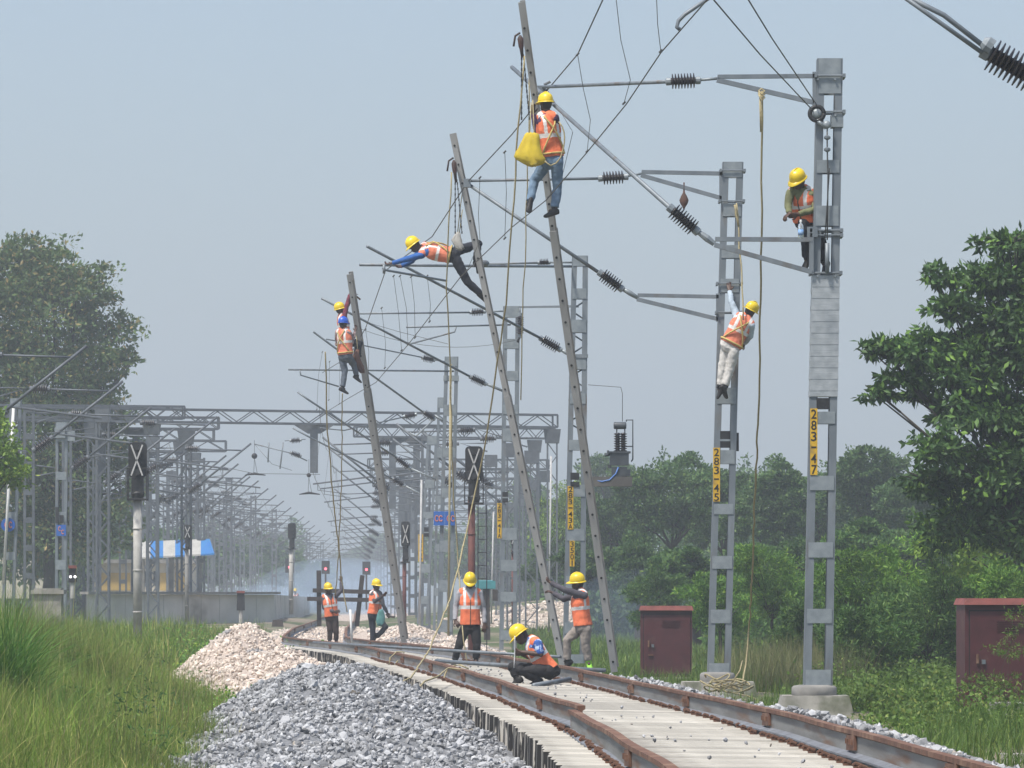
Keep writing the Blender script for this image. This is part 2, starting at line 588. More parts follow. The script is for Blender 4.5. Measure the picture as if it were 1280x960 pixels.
def rail(name, y0, y1, right, label, dx=0.0, weldys=(), dz=0.032):
    ys_ = np.arange(y0, y1 + 0.01, 0.5)
    x, zl, zr, s = trk(ys_)
    z = (zr if right else zl) + dz
    x = x + (GAUGE if right else 0) + dx
    mb = MB()
    rings = []
    for i in range(len(ys_)):
        wob = 0.012 * math.sin(ys_[i] * 0.9 + (2 if right else 0))
        n = Vector((1, -s[i], 0)).normalized()
        rings.append([Vector((x[i] + wob, ys_[i], z[i])) + n * a + Vector((0, 0, b)) for a, b, _ in PROF])
    n = len(PROF)
    vs = [p for r in rings for p in r]
    for i in range(len(rings) - 1):
        for j in range(n):
            a, b = i * n + j, i * n + (j + 1) % n
            mb.f.append((b, a, a + n, b + n))
            mb.mi.append(PMAT[j])
    mb.v = [tuple(p) for p in vs]
    mb.f.append(tuple(range(n)))
    mb.mi.append(0)
    mb.f.append(tuple(reversed(range(len(vs) - n, len(vs)))))
    mb.mi.append(0)
    ym = (y0 + y1) / 2
    t = thing(name, (float(np.interp(y0, ys_, x)), y0, float(z[0]) - .172), label, 'rail', 'rails of the track under repair')
    mb.build('rail_bar', [M['rust'], M['railweb'], M['railfoot']], t)
    for wy in weldys:
        if not (y0 + .3 < wy < y1 - .3):
            continue
        X, ZL, ZR, S = trk(wy)
        zz = (ZR if right else ZL) + dz
        xx = X + (GAUGE if right else 0) + dx + 0.012 * math.sin(wy * 0.9 + (2 if right else 0))
        wb = MB()
        for sd_ in (-1, 1):
            wb.beam((xx + sd_ * .024 - S * .3, wy - .3, zz - .09), (xx + sd_ * .024 + S * .3, wy + .3, zz - .105), .022, .115)
            for k in (-.2, -.07, .07, .2):
                wb.box((xx + sd_ * .042 + S * k, wy + k, zz - .09), (.02, .04, .04))
        wb.build('fishplate', M['rust'], t)
    return t


JL = [33.2, 48.8, 57.2, 65.5, 74.0, 82.5, 91, 100, 110, 120, 131, 145, 160, 180, 200]
JR = [29.5, 36.0, 43.5, 51.5, 59.0, 67, 75, 84, 93, 102, 112, 122, 135, 150, 170, 190]
rail('rail', 21, 43.5, False, 'near left rail, its cut end stepped beside the next length', -0.055, JL, -0.012)
rail('rail', 43.1, 420, False, 'long left rail running from the stepped joint back to the haze', 0.012, JL)
rail('rail', 21, 420, True, 'long rusty right rail beside the mast foundations', 0.0, JR)

# sleepers, each laid on its own; clips at the rail feet
sl_root = None
slm = MB()
hw = 1.375
slm.add([(-hw, -.135, -.09), (hw, -.135, -.09), (hw, .135, -.09), (-hw, .135, -.09), (-hw, -.105, .235), (hw, -.105, .235), (hw, .105, .235), (-hw, .105, .235),
         (-hw + .02, -.09, .25), (hw - .02, -.09, .25), (hw - .02, .09, .25), (-hw + .02, .09, .25)],
        [(3, 2, 1, 0), (0, 1, 5, 4), (1, 2, 6, 5), (2, 3, 7, 6), (3, 0, 4, 7), (4, 5, 9, 8), (5, 6, 10, 9), (6, 7, 11, 10), (7, 4, 8, 11), (8, 9, 10, 11)])
sl_me = slm.mesh('sleeper')
# the outer ends carry dark tar streaks with a shape of their own
m_end, nt_, out_ = _nodes('sleeper_end_concrete')
_b = nt_.nodes.new('ShaderNodeBsdfPrincipled')
_b.inputs['Roughness'].default_value = 0.9
_tc = nt_.nodes.new('ShaderNodeTexCoord')
_oi = nt_.nodes.new('ShaderNodeObjectInfo')
_ad = nt_.nodes.new('ShaderNodeVectorMath')
_mp = nt_.nodes.new('ShaderNodeMapping')
_mp.inputs['Scale'].default_value = (17, 14, 1.3)
_cx = nt_.nodes.new('ShaderNodeCombineXYZ')
_ml = nt_.nodes.new('ShaderNodeMath')
_ml.operation = 'MULTIPLY'
_ml.inputs[1].default_value = 71.0
_nz = nt_.nodes.new('ShaderNodeTexNoise')
_nz.inputs['Scale'].default_value = 1.6
_nz.inputs['Detail'].default_value = 5
_rp = nt_.nodes.new('ShaderNodeValToRGB')
_rp.color_ramp.elements[0].position = 0.545
_rp.color_ramp.elements[0].color = (0.02, 0.019, 0.019, 1)
_rp.color_ramp.elements[1].position = 0.60
_rp.color_ramp.elements[1].color = (0.50, 0.47, 0.41, 1)
L_ = nt_.links
L_.new(_tc.outputs['Object'], _mp.inputs[0])
L_.new(_oi.outputs['Random'], _ml.inputs[0])
L_.new(_ml.outputs[0], _cx.inputs[1])
L_.new(_mp.outputs[0], _ad.inputs[0])
L_.new(_cx.outputs[0], _ad.inputs[1])
L_.new(_ad.outputs[0], _nz.inputs['Vector'])
L_.new(_nz.outputs[0], _rp.inputs[0])
L_.new(_rp.outputs[0], _b.inputs['Base Color'])
L_.new(_b.outputs[0], out_.inputs[0])
sl_me.materials.append(M['sleeper'])
sl_me.materials.append(m_end)
for k_ in (1, 2, 3, 4):
    sl_me.polygons[k_].material_index = 1
clipm = MB()
clipm.tube([(0, -.06, .015), (.025, -.04, .036), (.04, 0, .026), (.025, .04, .04), (-.015, .05, .024)], .013, 6)
clipm.box((.008, 0, .009), (.06, .09, .018))
clip_me = clipm.mesh('rail_clip')
clip_me.materials.append(M['rust'])
ys_s = np.arange(22.0, 136.0, 0.60)
for yy in ys_s:
    yy += random.uniform(-.03, .03)
    x, zl, zr, s = [float(q) for q in trk(yy)]
    zt = (zl + zr) / 2 - .172
    o = bpy.data.objects.new('sleeper', sl_me)
    col.objects.link(o)
    o.location = (x + GAUGE / 2 + random.uniform(-.03, .03), yy, zt - .25 - .042 * min(1.0, max(0.0, (49.0 - yy) / 6.0)))
    o.rotation_euler = (0, math.atan2(zl - zr, GAUGE) , -math.atan(s) + random.uniform(-.012, .012))
    tag(o, 'pale concrete sleeper lying under the two rusty rails', 'sleeper', 'concrete sleepers of the track')
    if yy < 92:
        for k in (-1, 1):
            for q in (-1, 1):
                c = bpy.data.objects.new('rail_clip', clip_me)
                col.objects.link(c)
                c.parent = o
                c.location = (k * GAUGE / 2 + q * .10, random.uniform(-.02, .02), .25)
                c.rotation_euler = (0, 0, 0 if q > 0 else math.pi)


# ---------------------------------------------------------------- stone
def heapz(blobs, x, y):
    z = np.full(np.shape(x), -9.0)
    for (cx, cy, rx, ry, h, base, lean) in blobs:
        d = np.sqrt(((x - cx - (y - cy) * lean) / rx) ** 2 + ((y - cy) / ry) ** 2)
        z = np.maximum(z, base + h * (1.1 - np.sqrt(d * d + 0.05)))
    return z


def heap(name, blobs, x0, x1, y0, y1, core, stone, n, smin, smax, label, seed, cut=None):
    r = np.random.default_rng(seed)
    gx = np.linspace(x0, x1, 60)
    gy = np.linspace(y0, y1, 90)
    X, Y = np.meshgrid(gx, gy)
    bump = lambda x, y: 0.03 * np.sin(x * 7 + y * 1.7) * np.sin(y * 2.3 - x * 3) + 0.04 * np.sin(x * 2.6 - y * .9)
    Z = np.maximum(heapz(blobs, X, Y) + bump(X, Y), gz(X, Y) - 0.15) - .02
    core_v = np.stack([X, Y, Z], -1).reshape(-1, 3)
    i = np.arange(60 * 90).reshape(90, 60)
    core_q = np.stack([i[:-1, :-1], i[:-1, 1:], i[1:, 1:], i[1:, :-1]], -1).reshape(-1, 4)
    px = r.uniform(x0, x1, n * 3)
    py = r.uniform(y0, y1, n * 3)
    hz_ = heapz(blobs, px, py) + bump(px, py)
    ok = hz_ > gz(px, py) - 0.03
    if cut is not None:
        ok &= cut(px, py)
    px, py, hz_ = px[ok][:n], py[ok][:n], hz_[ok][:n]
    sz = (smin + (smax - smin) * r.beta(1.3, 2.2, len(px))) * (1 + 0.7 * (r.random(len(px)) > .95))
    pts = np.stack([px, py, hz_ + r.uniform(-.01, .022, len(px))], 1)
    ob_core = np_mesh(name + '_core', core_v, core_q, None, [core], True)
    ob_rock = rocks(name, pts, sz, r, [core, stone])
    # one mesh: core + stones
    import bmesh
    bm = bmesh.new()
    bm.from_mesh(ob_rock)
    for f in bm.faces:
        f.material_index = 1
    bm.from_mesh(ob_core)
    me = bpy.data.meshes.new(name)
    bm.to_mesh(me)
    bm.free()
    me.materials.append(core)
    me.materials.append(stone)
    bpy.data.meshes.remove(ob_core)
    bpy.data.meshes.remove(ob_rock)
    return link(name, me, (0, 0, 0), None, label=label, cat='stone heap', kind='stuff')


left_edge = lambda x, y: x < np.interp(y, DD, TX) - .56
G = [(-2.05, 57, 1.75, 13, .92, -.44, -.07), (-2.75, 66, 1.5, 9, .70, -.44, -.08), (-1.5, 50, 1.95, 11, .50, -.44, -.06), (-1.0, 44, 2.3, 12, .24, -.44, -.05), (-1.5, 38, 2.4, 15, .13, -.44, -.05)]
heap('grey_ballast_heap', G, -5.6, 1.0, 24, 80, M['grey_core'], M['grey_stone'], 24000, .018, .046, 'long heap of grey crushed stone beside the sleeper ends', 3, left_edge)
Pk = [(-3.35, 71, 1.75, 8, .92, -.44, -.08), (-4.1, 77, 1.7, 7, .80, -.44, -.08), (-4.7, 84, 1.4, 8, 1.28, -.42, -.06), (-5.2, 93, 1.4, 9, .75, -.42, -.06), (-5.6, 108, 1.6, 14, .6, -.42, -.05)]
heap('pink_ballast_heap', Pk, -8.0, -1.6, 61, 126, M['pink_core'], M['pink_stone'], 15000, .024, .052, 'pale pink heap of crushed stone behind the grey one', 4, left_edge)
Pr = [(-3.05, 139, 1.75, 10, 1.0, -.44, -.05), (-4.2, 146, 1.6, 10, .75, -.44, -.05), (-1.6, 133, 1.5, 8, .6, -.44, -.05)]
heap('far_pink_ballast_heap', Pr, -6.5, 1.2, 121, 164, M['pink_core'], M['pink_stone'], 8000, .03, .06, 'low pinkish stone heap beyond the walking workman', 5, lambda x, y: x > np.interp(y, DD, TX) + 2.4)

heap('spoil_bank', [(2.5, 212, 8.5, 26, 1.75, -.5, -.03), (9, 232, 8, 24, 1.5, -.5, -.03)], -7, 19, 182, 262, M['bank'], M['pink_stone'], 5000, .05, .13, 'low pale bank of soil and stone in the haze behind the workmen', 6)

# shoulder ballast on the right of the line
r_ = np.random.default_rng(21)
n = 9000
yy = r_.uniform(24, 92, n) ** 1.0
X0, ZL0, ZR0, S0 = trk(yy)
u = r_.beta(1.3, 2.0, n) * 1.35
xx = X0 + GAUGE + .52 + u
zz = -.42 + (ZR0 - .172 + .42 + .10 * np.exp(-((yy - 62) / 7) ** 2) + .10 * np.exp(-((yy - 44) / 7) ** 2) + 0.03) * np.clip(1 - u / 1.25, 0, 1) ** .8 + r_.uniform(-.03, .03, n)
ob = rocks('shoulder_ballast', np.stack([xx, yy, zz], 1), r_.uniform(.025, .055, n), r_, [M['grey_stone']])
link('shoulder_ballast', ob, (0, 0, 0), None, label='grey stones spilled along the right side of the track', kind='stuff', cat='ballast')
sh = MB()
for i, y in enumerate(np.arange(22, 100, 1.0)):
    x, zl, zr, s = [float(q) for q in trk(y)]
    z = zr - .172
    sh.v += [(x + GAUGE + .45, y, z - .08), (x + GAUGE + .9, y, z - .16), (x + GAUGE + 1.9, y, -.47)]
    if i:
        b = len(sh.v) - 6
        for k in (0, 1):
            sh.f.append((b + k, b + k + 1, b + k + 4, b + k + 3))
            sh.mi.append(0)
sh.build('shoulder_bed', M['grey_core'], None, True, kind='structure', label='stone shoulder beside the right rail')
# bed below the track and the far pale formation
bedm = MB()
yl = list(np.arange(20, 140, 2.0)) + list(np.arange(140, 700, 10.0))
for i, y in enumerate(yl):
    x, zl, zr, s = [float(q) for q in trk(y)]
    z = (zl + zr) / 2 - .172 - (.36 if y < 136 else .12)
    wl = .5 if y < 105 else 1.5
    wr = .45 if y < 95 else 2.6 + (y - 95) * .01
    bedm.v += [(x - wl - .4, y, -.47), (x - wl, y, z), (x + GAUGE + wr, y, z), (x + GAUGE + wr + .9, y, -.47)]
    if i:
        b = len(bedm.v) - 8
        for k in range(3):
            bedm.f.append((b + k, b + k + 1, b + k + 5, b + k + 4))
            bedm.mi.append(0)
bedm.build('track_bed', M['pink_core'], None, True, kind='structure', label='pale stone bed under the track')
# loose stones: between far rails, on sleepers, round the heaps
n = 5200
yy = r_.uniform(126, 235, n)
X0, ZL0, ZR0, S0 = trk(yy)
xx = X0 + r_.uniform(-1.2, 4.2, n)
zz = (ZL0 + ZR0) / 2 - .172 - .12 + r_.uniform(-.02, .05, n)
ob = rocks('bed_stones', np.stack([xx, yy, zz], 1), r_.uniform(.03, .07, n), r_, [M['pink_stone']])
link('bed_stones', ob, (0, 0, 0), None, label='pale stones over the far part of the track', kind='stuff', cat='ballast')
n = 150
yy = r_.uniform(26, 100, n)
X0, ZL0, ZR0, S0 = trk(yy)
lane = r_.integers(0, 3, n)
xx = X0 + np.where(lane == 0, .55, np.where(lane == 1, .95, 1.2)) + r_.normal(0, .09, n)
ob = rocks('loose_stones', np.stack([xx, yy, (ZL0 + ZR0) / 2 - .172 + .012], 1), r_.uniform(.010, .024, n), r_, [M['grey_stone']])
link('loose_stones', ob, (0, 0, 0), None, label='crumbs of stone scattered in lines over the sleeper tops', kind='stuff', cat='stones')
# ---------------------------------------------------------------- grass and weeds
def blades(name, pts, h, wd, lean, r, m, label, cat='grass', seg=4, curl=1.0, obj_kind='stuff'):
    n = len(pts)
    az = r.uniform(0, 2 * np.pi, n)
    dirv = np.stack([np.cos(az), np.sin(az), np.zeros(n)], 1)
    az2 = az + np.pi / 2 + r.normal(0, .6, n)
    side = np.stack([np.cos(az2), np.sin(az2), np.zeros(n)], 1)
    vs = []
    for k in range(seg + 1):
        t = k / seg
        c = pts + dirv * (lean * h * t ** 2)[:, None] + np.array([0, 0, 1.0]) * (h * (t - 0.35 * curl * np.minimum(lean, 1.2) * t ** 3))[:, None]
        ww = (wd * (1 - t ** 1.5 * .95))[:, None]
        vs += [c - side * ww / 2, c + side * ww / 2]
    v = np.stack(vs, 1).reshape(-1, 3)
    base = (np.arange(n) * (2 * seg + 2))[:, None]
    qs = [base + np.array([2 * k, 2 * k + 1, 2 * k + 3, 2 * k + 2]) for k in range(seg)]
    q = np.stack(qs, 1).reshape(-1, 4)
    me = np_mesh(name, v, q, None, [m])
    return link(name, me, (0, 0, 0), None, label=label, cat=cat, kind=obj_kind)


def clump_pts(n, x0, x1, y0, y1, r, keep, clusters=0, sd=.25):
    if clusters:
        cx = r.uniform(x0, x1, clusters)
        cy = r.uniform(y0, y1, clusters)
        k = r.integers(0, clusters, n)
        x = cx[k] + r.normal(0, sd, n)
        y = cy[k] + r.normal(0, sd * 2, n)
    else:
        x = r.uniform(x0, x1, n)
        y = r.uniform(y0, y1, n)
    ok = keep(x, y)
    return x[ok], y[ok]


rg = np.random.default_rng(31)
edgeL = lambda y: np.interp(y, [30, 46, 56, 66, 75, 82, 95, 110, 130], [-2.75, -2.9, -3.2, -3.75, -5.0, -6.0, -6.7, -7.0, -7.5])
wig = lambda x, y: .28 * np.sin(y * .8) + .22 * np.sin(y * 2.1 + 1)
keepL = lambda x, y: (x < edgeL(y) + wig(x, y)) & (x > -.118 * y - .6)
x1_, y1_ = clump_pts(70000, -9.5, -2.6, 33, 78, rg, keepL)
x2_, y2_ = clump_pts(80000, -9.5, -2.6, 33, 78, rg, keepL, 420, .22)
gx_ = np.concatenate([x1_, x2_])
gy_ = np.concatenate([y1_, y2_])
n = len(gx_)
edge_d = np.clip((edgeL(gy_) - gx_) / 1.6, 0.0, 1)
patch = .5 + .5 * np.sin(gx_ * 1.7 + np.sin(gy_ * .33) * 2) * np.sin(gy_ * .37 + gx_ * .6)
hh = rg.uniform(.36, .88, n) * (.35 + .65 * edge_d) * (.62 + .65 * patch)
hh *= np.where(rg.random(n) > .965, 1.5, 1.0) * (1 + .55 * sstep(58, 74, gy_))
blades('tall_grass', np.stack([gx_, gy_, gz(gx_, gy_) - .03], 1), hh, rg.uniform(.004, .012, n), np.abs(rg.normal(.38, .32, n)), rg, LM['grass'], 'tall yellow green grass left of the stone heaps')
kd = rg.random(n) < .10
blades('dry_grass', np.stack([gx_[kd] + .03, gy_[kd], gz(gx_[kd], gy_[kd]) - .03], 1), hh[kd] * 1.15, rg.uniform(.003, .008, kd.sum()), np.abs(rg.normal(.45, .35, kd.sum())), rg, LM['dry'], 'straw coloured stems among the tall grass on the left')
# far grass behind, up to the platform wall
x3_, y3_ = clump_pts(42000, -17, -5.8, 80, 150, rg, lambda x, y: (x < np.interp(y, [80, 95, 110, 150], [-6.0, -6.6, -6.0, -7.6])) & (x > -.12 * y))
n = len(x3_)
blades('far_grass', np.stack([x3_, y3_, gz(x3_, y3_) - .03], 1), rg.uniform(.25, .8, n) * (.85 + .5 * np.sin(x3_ * 2.2) * np.sin(y3_ * .4)), rg.uniform(.015, .035, n), np.abs(rg.normal(.3, .2, n)), rg, LM['grass'], 'rough green grass in front of the platform wall', seg=3)
# big tuft at the left edge
for (cx, cy, n, hmin, hmax, sd, lab) in ((-5.75, 54, 1500, .5, 1.9, .15, 'tall dark green grass tuft arching at the left edge of the photo'),
                                         (-4.75, 50.5, 500, .4, .85, .18, 'small arching grass tuft right of the tall dark one')):
    a = rg.normal(0, sd, (n, 2))
    px_, py_ = cx + a[:, 0], cy + a[:, 1] * 1.6
    blades('grass_tuft', np.stack([px_, py_, gz(px_, py_) - .03], 1), rg.uniform(hmin, hmax, n), rg.uniform(.008, .02, n), np.abs(rg.normal(.6, .4, n)), rg, LM['tuft'], lab, 'grass tuft', 6, obj_kind='thing')
# right verge
keepR = lambda x, y: (x > np.interp(y, DD, TX) + GAUGE + 1.55 + .25 * np.sin(y * .9)) & ~((np.abs(x - .0640 * y) < .9) & (y > 52) & (y < 66)) & ~((np.abs(x - 3.45) < .9) & (y > 73) & (y < 81))
x4_, y4_ = clump_pts(60000, 1.2, 11, 45, 100, rg, keepR)
n = len(x4_)
blades('verge_grass', np.stack([x4_, y4_, gz(x4_, y4_) - .03], 1), rg.uniform(.10, .40, n) * (1 + .5 * np.sin(x4_ * 1.9) * np.sin(y4_ * .31)), rg.uniform(.007, .018, n), np.abs(rg.normal(.35, .3, n)), rg, LM['weed'], 'fresh green grass and weeds on the right verge', seg=3)
x5_, y5_ = clump_pts(40000, 0, 14, 96, 190, rg, lambda x, y: x > np.interp(y, DD, TX) + GAUGE + 2.4)
n = len(x5_)
blades('meadow_grass', np.stack([x5_, y5_, gz(x5_, y5_) - .03], 1), rg.uniform(.15, .45, n), rg.uniform(.02, .04, n), np.abs(rg.normal(.3, .2, n)), rg, LM['weed'], 'green grass strip behind the ladders and masts', seg=2)
# dry brush between the two masts
x6_, y6_ = clump_pts(4500, 4.1, 5.9, 82, 92, rg, lambda x, y: x > 0, 60, .25)
n = len(x6_)
blades('dry_brush', np.stack([x6_, y6_, gz(x6_, y6_) - .03], 1), rg.uniform(.4, 1.15, n), rg.uniform(.006, .012, n), np.abs(rg.normal(.3, .25, n)), rg, LM['brush'], 'dry straw and green brush between the two nearest masts')
# broad-leaved weeds of the right verge
n = 26000
nc = 900
cx = rg.uniform(4.0, 10.5, nc)
cy = rg.uniform(56, 84, nc)
ok = (cx > .062 * cy) & (cx < .112 * cy) & ~((cx > .052 * cy) & (cx < .075 * cy) & (cy < 66))
cx, cy = cx[ok], cy[ok]
k = rg.integers(0, len(cx), n)
hgt = (rg.uniform(.08, .3, len(cx)) + .35 * (rg.random(len(cx)) > .8))[k]
c = np.stack([cx[k] + rg.normal(0, .16, n), cy[k] + rg.normal(0, .22, n), gz(cx[k], cy[k]) + hgt * rg.random(n)], 1)
v, q = leaves(c, np.array([0, 0, .6]), .075, .045, rg)
link('verge_weeds', np_mesh('verge_weeds', v, q, None, [LM['weed']]), (0, 0, 0), None, label='low leafy weeds between the masts and the maroon cabinet', kind='stuff', cat='weeds')
# creeping weed at the foot of the left heaps
n = 7000
cx = rg.normal(-4.05, .35, n)
cy = rg.normal(65, 3.0, n)
c = np.stack([cx - (cy - 65) * .05, cy, gz(cx, cy) + .02 + np.abs(rg.normal(0, .13, n))], 1)
v, q = leaves(c, np.array([0, 0, .7]), .06, .035, rg)
link('creeping_weeds', np_mesh('creeping_weeds', v, q, None, [LM['bush']]), (0, 0, 0), None, label='bright creeping weeds at the left foot of the heaps', kind='stuff', cat='weeds')
n = 6000
cx = rg.normal(-6.1, .5, n)
cy = rg.normal(104, 5, n)
c = np.stack([cx, cy, gz(cx, cy) + np.abs(rg.normal(.12, .25, n))], 1)
v, q = leaves(c, np.array([0, 0, .6]), .10, .05, rg)
link('low_shrub', np_mesh('low_shrub', v, q, None, [LM['bush']]), (0, 0, 0), None, label='low bright green shrub behind the pink heap by the far rail', cat='shrub')


# ---------------------------------------------------------------- trees
def crown_mesh(lobes, n_leaf, L, W, m, r, clumps=46, clump_r=.26, droop=.25, shell=.55):
    """leaves gathered in twig-end clumps through each lobe; gaps stay between clumps"""
    lobes = np.array(lobes, float)
    vol = (lobes[:, 3] * lobes[:, 4] * lobes[:, 5]) ** .72
    share = vol / vol.sum()
    C, O = [], []
    for lb, s in zip(lobes, share):
        k = max(6, int(clumps * len(lobes) * s))
        d = unit(r.normal(size=(k, 3)))
        rad = (shell + (1 - shell) * r.random(k)) * r.uniform(.72, 1.12, k)
        cc = d * rad[:, None]
        nn = int(n_leaf * s)
        pick = r.integers(0, k, nn)
        sz = r.uniform(.5, 1.2, k)[pick]
        off = np.clip(r.normal(size=(nn, 3)), -1.9, 1.9) * clump_r * sz[:, None]
        off[:, 2] *= .6
        p = cc[pick] + off
        C.append(lb[:3] + p * lb[3:6])
        O.append(d[pick] * .8 + np.array([0, 0, .25]))
    C = np.concatenate(C)
    O = np.concatenate(O)
    v, q = leaves(C, O, L, W, r, droop)
    return np_mesh('crown', v, q, None, [m])


def limb_mesh(base, lobes, r, r0, twigs=3):
    mb = MB()
    base = Vector(base)
    top = Vector(lobes[0][:3])
    zs = sorted(l[2] for l in lobes)
    fork = Vector((base.x * .7 + top.x * .3, base.y, base.z + (zs[0] - base.z) * .75))
    mid = base.lerp(fork, .5) + Vector((r.normal(0, .12), r.normal(0, .12), 0)) * (fork.z - base.z) * .2
    mb.tube([base - Vector((0, 0, .1)), base + Vector((0, 0, .15)), mid, fork], [r0 * 1.5, r0 * 1.15, r0 * .9, r0 * .75], 10)
    for l in lobes:
        e = Vector(l[:3])
        m_ = fork.lerp(e, .5) + Vector((r.normal(0, .1), r.normal(0, .1), .1)) * (e - fork).length * .5
        mb.tube([fork, m_, e], [r0 * .42, r0 * .22, r0 * .08], 7)
        for _ in range(twigs):
            d = Vector(unit(r.normal(size=3)))
            q = e + Vector((d.x * l[3], d.y * l[4], d.z * l[5])) * .85
            mb.tube([m_.lerp(e, r.uniform(.3, .9)), e.lerp(q, .5), q], [r0 * .16, r0 * .1, r0 * .04], 5)
    return mb


def tree(name, base, lobes, n_leaf, L, W, m, label, group=None, seed=1, r0=.2, cat='tree', **kw):
    r = np.random.default_rng(seed)
    t = thing(name, base, label, cat, group)
    me = crown_mesh(lobes, n_leaf, L, W, m, r, **kw)
    me.transform(Matrix.Translation(-Vector(base)))
    o = link('crown', me, base, t)
    o.location = (0, 0, 0)
    limb_mesh(base, lobes, r, r0).build('trunk', M['bark'], t, True)
    return t


def lobe(px, py, D, rx, rz, ry=None, dy=0.0):
    """lobe at photo place (px,py), D metres off; radii in photo pixels"""
    p = P(px, py, D + dy)
    k = D / F
    return (p.x, p.y, p.z, rx * k, (ry or (rx + rz) / 2) * k, rz * k)


# the near tree at the right
D = 92
nl = [lobe(1300, 330, D, 62, 42, dy=1), lobe(1238, 350, D, 54, 28), lobe(1190, 385, D, 36, 18, 30), lobe(1168, 345, D, 34, 12, 20), lobe(1150, 440, D, 46, 26, 40), lobe(1095, 432, D, 30, 16, 25), lobe(1222, 432, D, 46, 28, 50), lobe(1295, 440, D, 55, 55, 80),
      lobe(1095, 488, D, 26, 12, 20), lobe(1150, 490, D, 30, 22, 30, 1), lobe(1235, 512, D, 60, 34, 80), lobe(1175, 560, D, 36, 30, 40, -1), lobe(1255, 590, D, 66, 50, 80), lobe(1160, 600, D, 40, 26, 40), lobe(1205, 655, D, 70, 34, 60), lobe(1300, 660, D, 60, 50, 80), lobe(1260, 302, D, 40, 16, 30), lobe(1132, 474, D, 38, 15, 26), lobe(1165, 425, D, 34, 16, 30), lobe(1268, 398, D, 58, 44, 70), lobe(1210, 470, D, 50, 30, 60), lobe(1300, 530, D, 50, 50, 80)]
nl = [nl[6]] + nl[:6] + nl[7:]
tree('broadleaf_tree', P(1330, 850, D), nl, 36000, .19, .085, LM['near'], 'large dark leafy tree overhanging the right edge of the photo', seed=5, r0=.15, clumps=44, clump_r=.22, droop=.45, shell=.3)
D = 100
tree('broadleaf_tree', P(1265, 850, D), [lobe(1250, 640, D, 70, 70), lobe(1200, 690, D, 55, 40), lobe(1290, 580, D, 50, 60)], 5000, .15, .07, LM['yellowgreen'], 'yellow green sapling glowing behind the dark tree at the right edge', seed=6, r0=.09, clumps=40)
# left: broad old tree far off
D = 215
ll = [lobe(60, 400, D, 95, 80), lobe(20, 350, D, 80, 55), lobe(95, 370, D, 48, 48), lobe(130, 430, D, 50, 46), lobe(60, 480, D, 90, 60), lobe(125, 490, D, 34, 26), lobe(30, 320, D, 42, 28), lobe(-30, 400, D, 80, 90), lobe(40, 560, D, 100, 60), lobe(120, 560, D, 50, 40), lobe(150, 600, D, 40, 40), lobe(-10, 470, D, 60, 60), lobe(55, 620, D, 90, 50), lobe(160, 455, D, 22, 22), lobe(70, 335, D, 26, 20), lobe(110, 520, D, 60, 40), lobe(60, 660, D, 80, 50), lobe(0, 640, D, 60, 60), lobe(130, 650, D, 50, 45)]
tree('broad_old_tree', P(60, 760, D), ll, 62000, .27, .13, LM['mango'], 'tall hazy tree with brownish tips behind the left masts', seed=8, r0=.3, clumps=40, clump_r=.22)
D = 118
tree('broadleaf_tree', P(-25, 770, D), [lobe(-5, 570, D, 34, 34), lobe(-15, 530, D, 26, 22), lobe(15, 595, D, 22, 20)], 3200, .14, .07, LM['yellowgreen'], 'yellow green branches poking in at the left edge of the photo', seed=9, r0=.1)

# background wood on the right: every crown its own tree
wood = [  # px, crown centre py, D, rx, rz, kind
    (840, 620, 190, 78, 72, 'dense'), (770, 655, 210, 55, 50, 'dense'), (905, 640, 200, 60, 62, 'dense'), (965, 628, 185, 62, 68, 'dense'),
    (1030, 640, 200, 58, 60, 'dense'), (1090, 615, 190, 66, 62, 'dense'), (1150, 640, 180, 60, 60, 'dense'), (1230, 640, 200, 70, 60, 'dense'),
    (740, 720, 175, 50, 42, 'dense'), (800, 715, 165, 52, 45, 'dense'), (870, 720, 150, 55, 40, 'bush_dark'), (930, 720, 165, 52, 45, 'dense'),
    (1000, 705, 150, 55, 45, 'dense'), (1070, 690, 145, 55, 42, 'bush_dark'), (1135, 700, 150, 50, 45, 'dense'), (715, 640, 250, 48, 60, 'yellowgreen'), (690, 700, 240, 40, 40, 'dense'), (1285, 690, 140, 60, 60, 'dense'), (760, 600, 300, 40, 36, 'dense')]
for i, (px, py, D, rx, rz, kd) in enumerate(wood):
    r = random.Random(100 + i)
    lb = [lobe(px, py, D, rx * .62, rz * .6)]
    for k in range(7):
        a = r.uniform(0, 6.28)
        q = r.uniform(.45, .75)
        lb.append(lobe(px + math.cos(a) * rx * q, py - math.sin(a) * rz * q * .9, D, rx * r.uniform(.3, .46), rz * r.uniform(.26, .42), dy=r.uniform(-2, 2)))
    side = ['tall', 'round', 'broad', 'bushy'][i % 4]
    g0 = P(px, 0, D)
    tree('woodland_tree', Vector((g0.x, D, float(gz(g0.x, D)))), lb, int(10500 + 190 * (rx + rz) / 2), .17 if D > 170 else .15, .085, LM[kd],
         'dark green hazy tree in the wood right of the ladders', 'trees of the far wood', seed=200 + i, r0=.16, clumps=44, clump_r=.19)
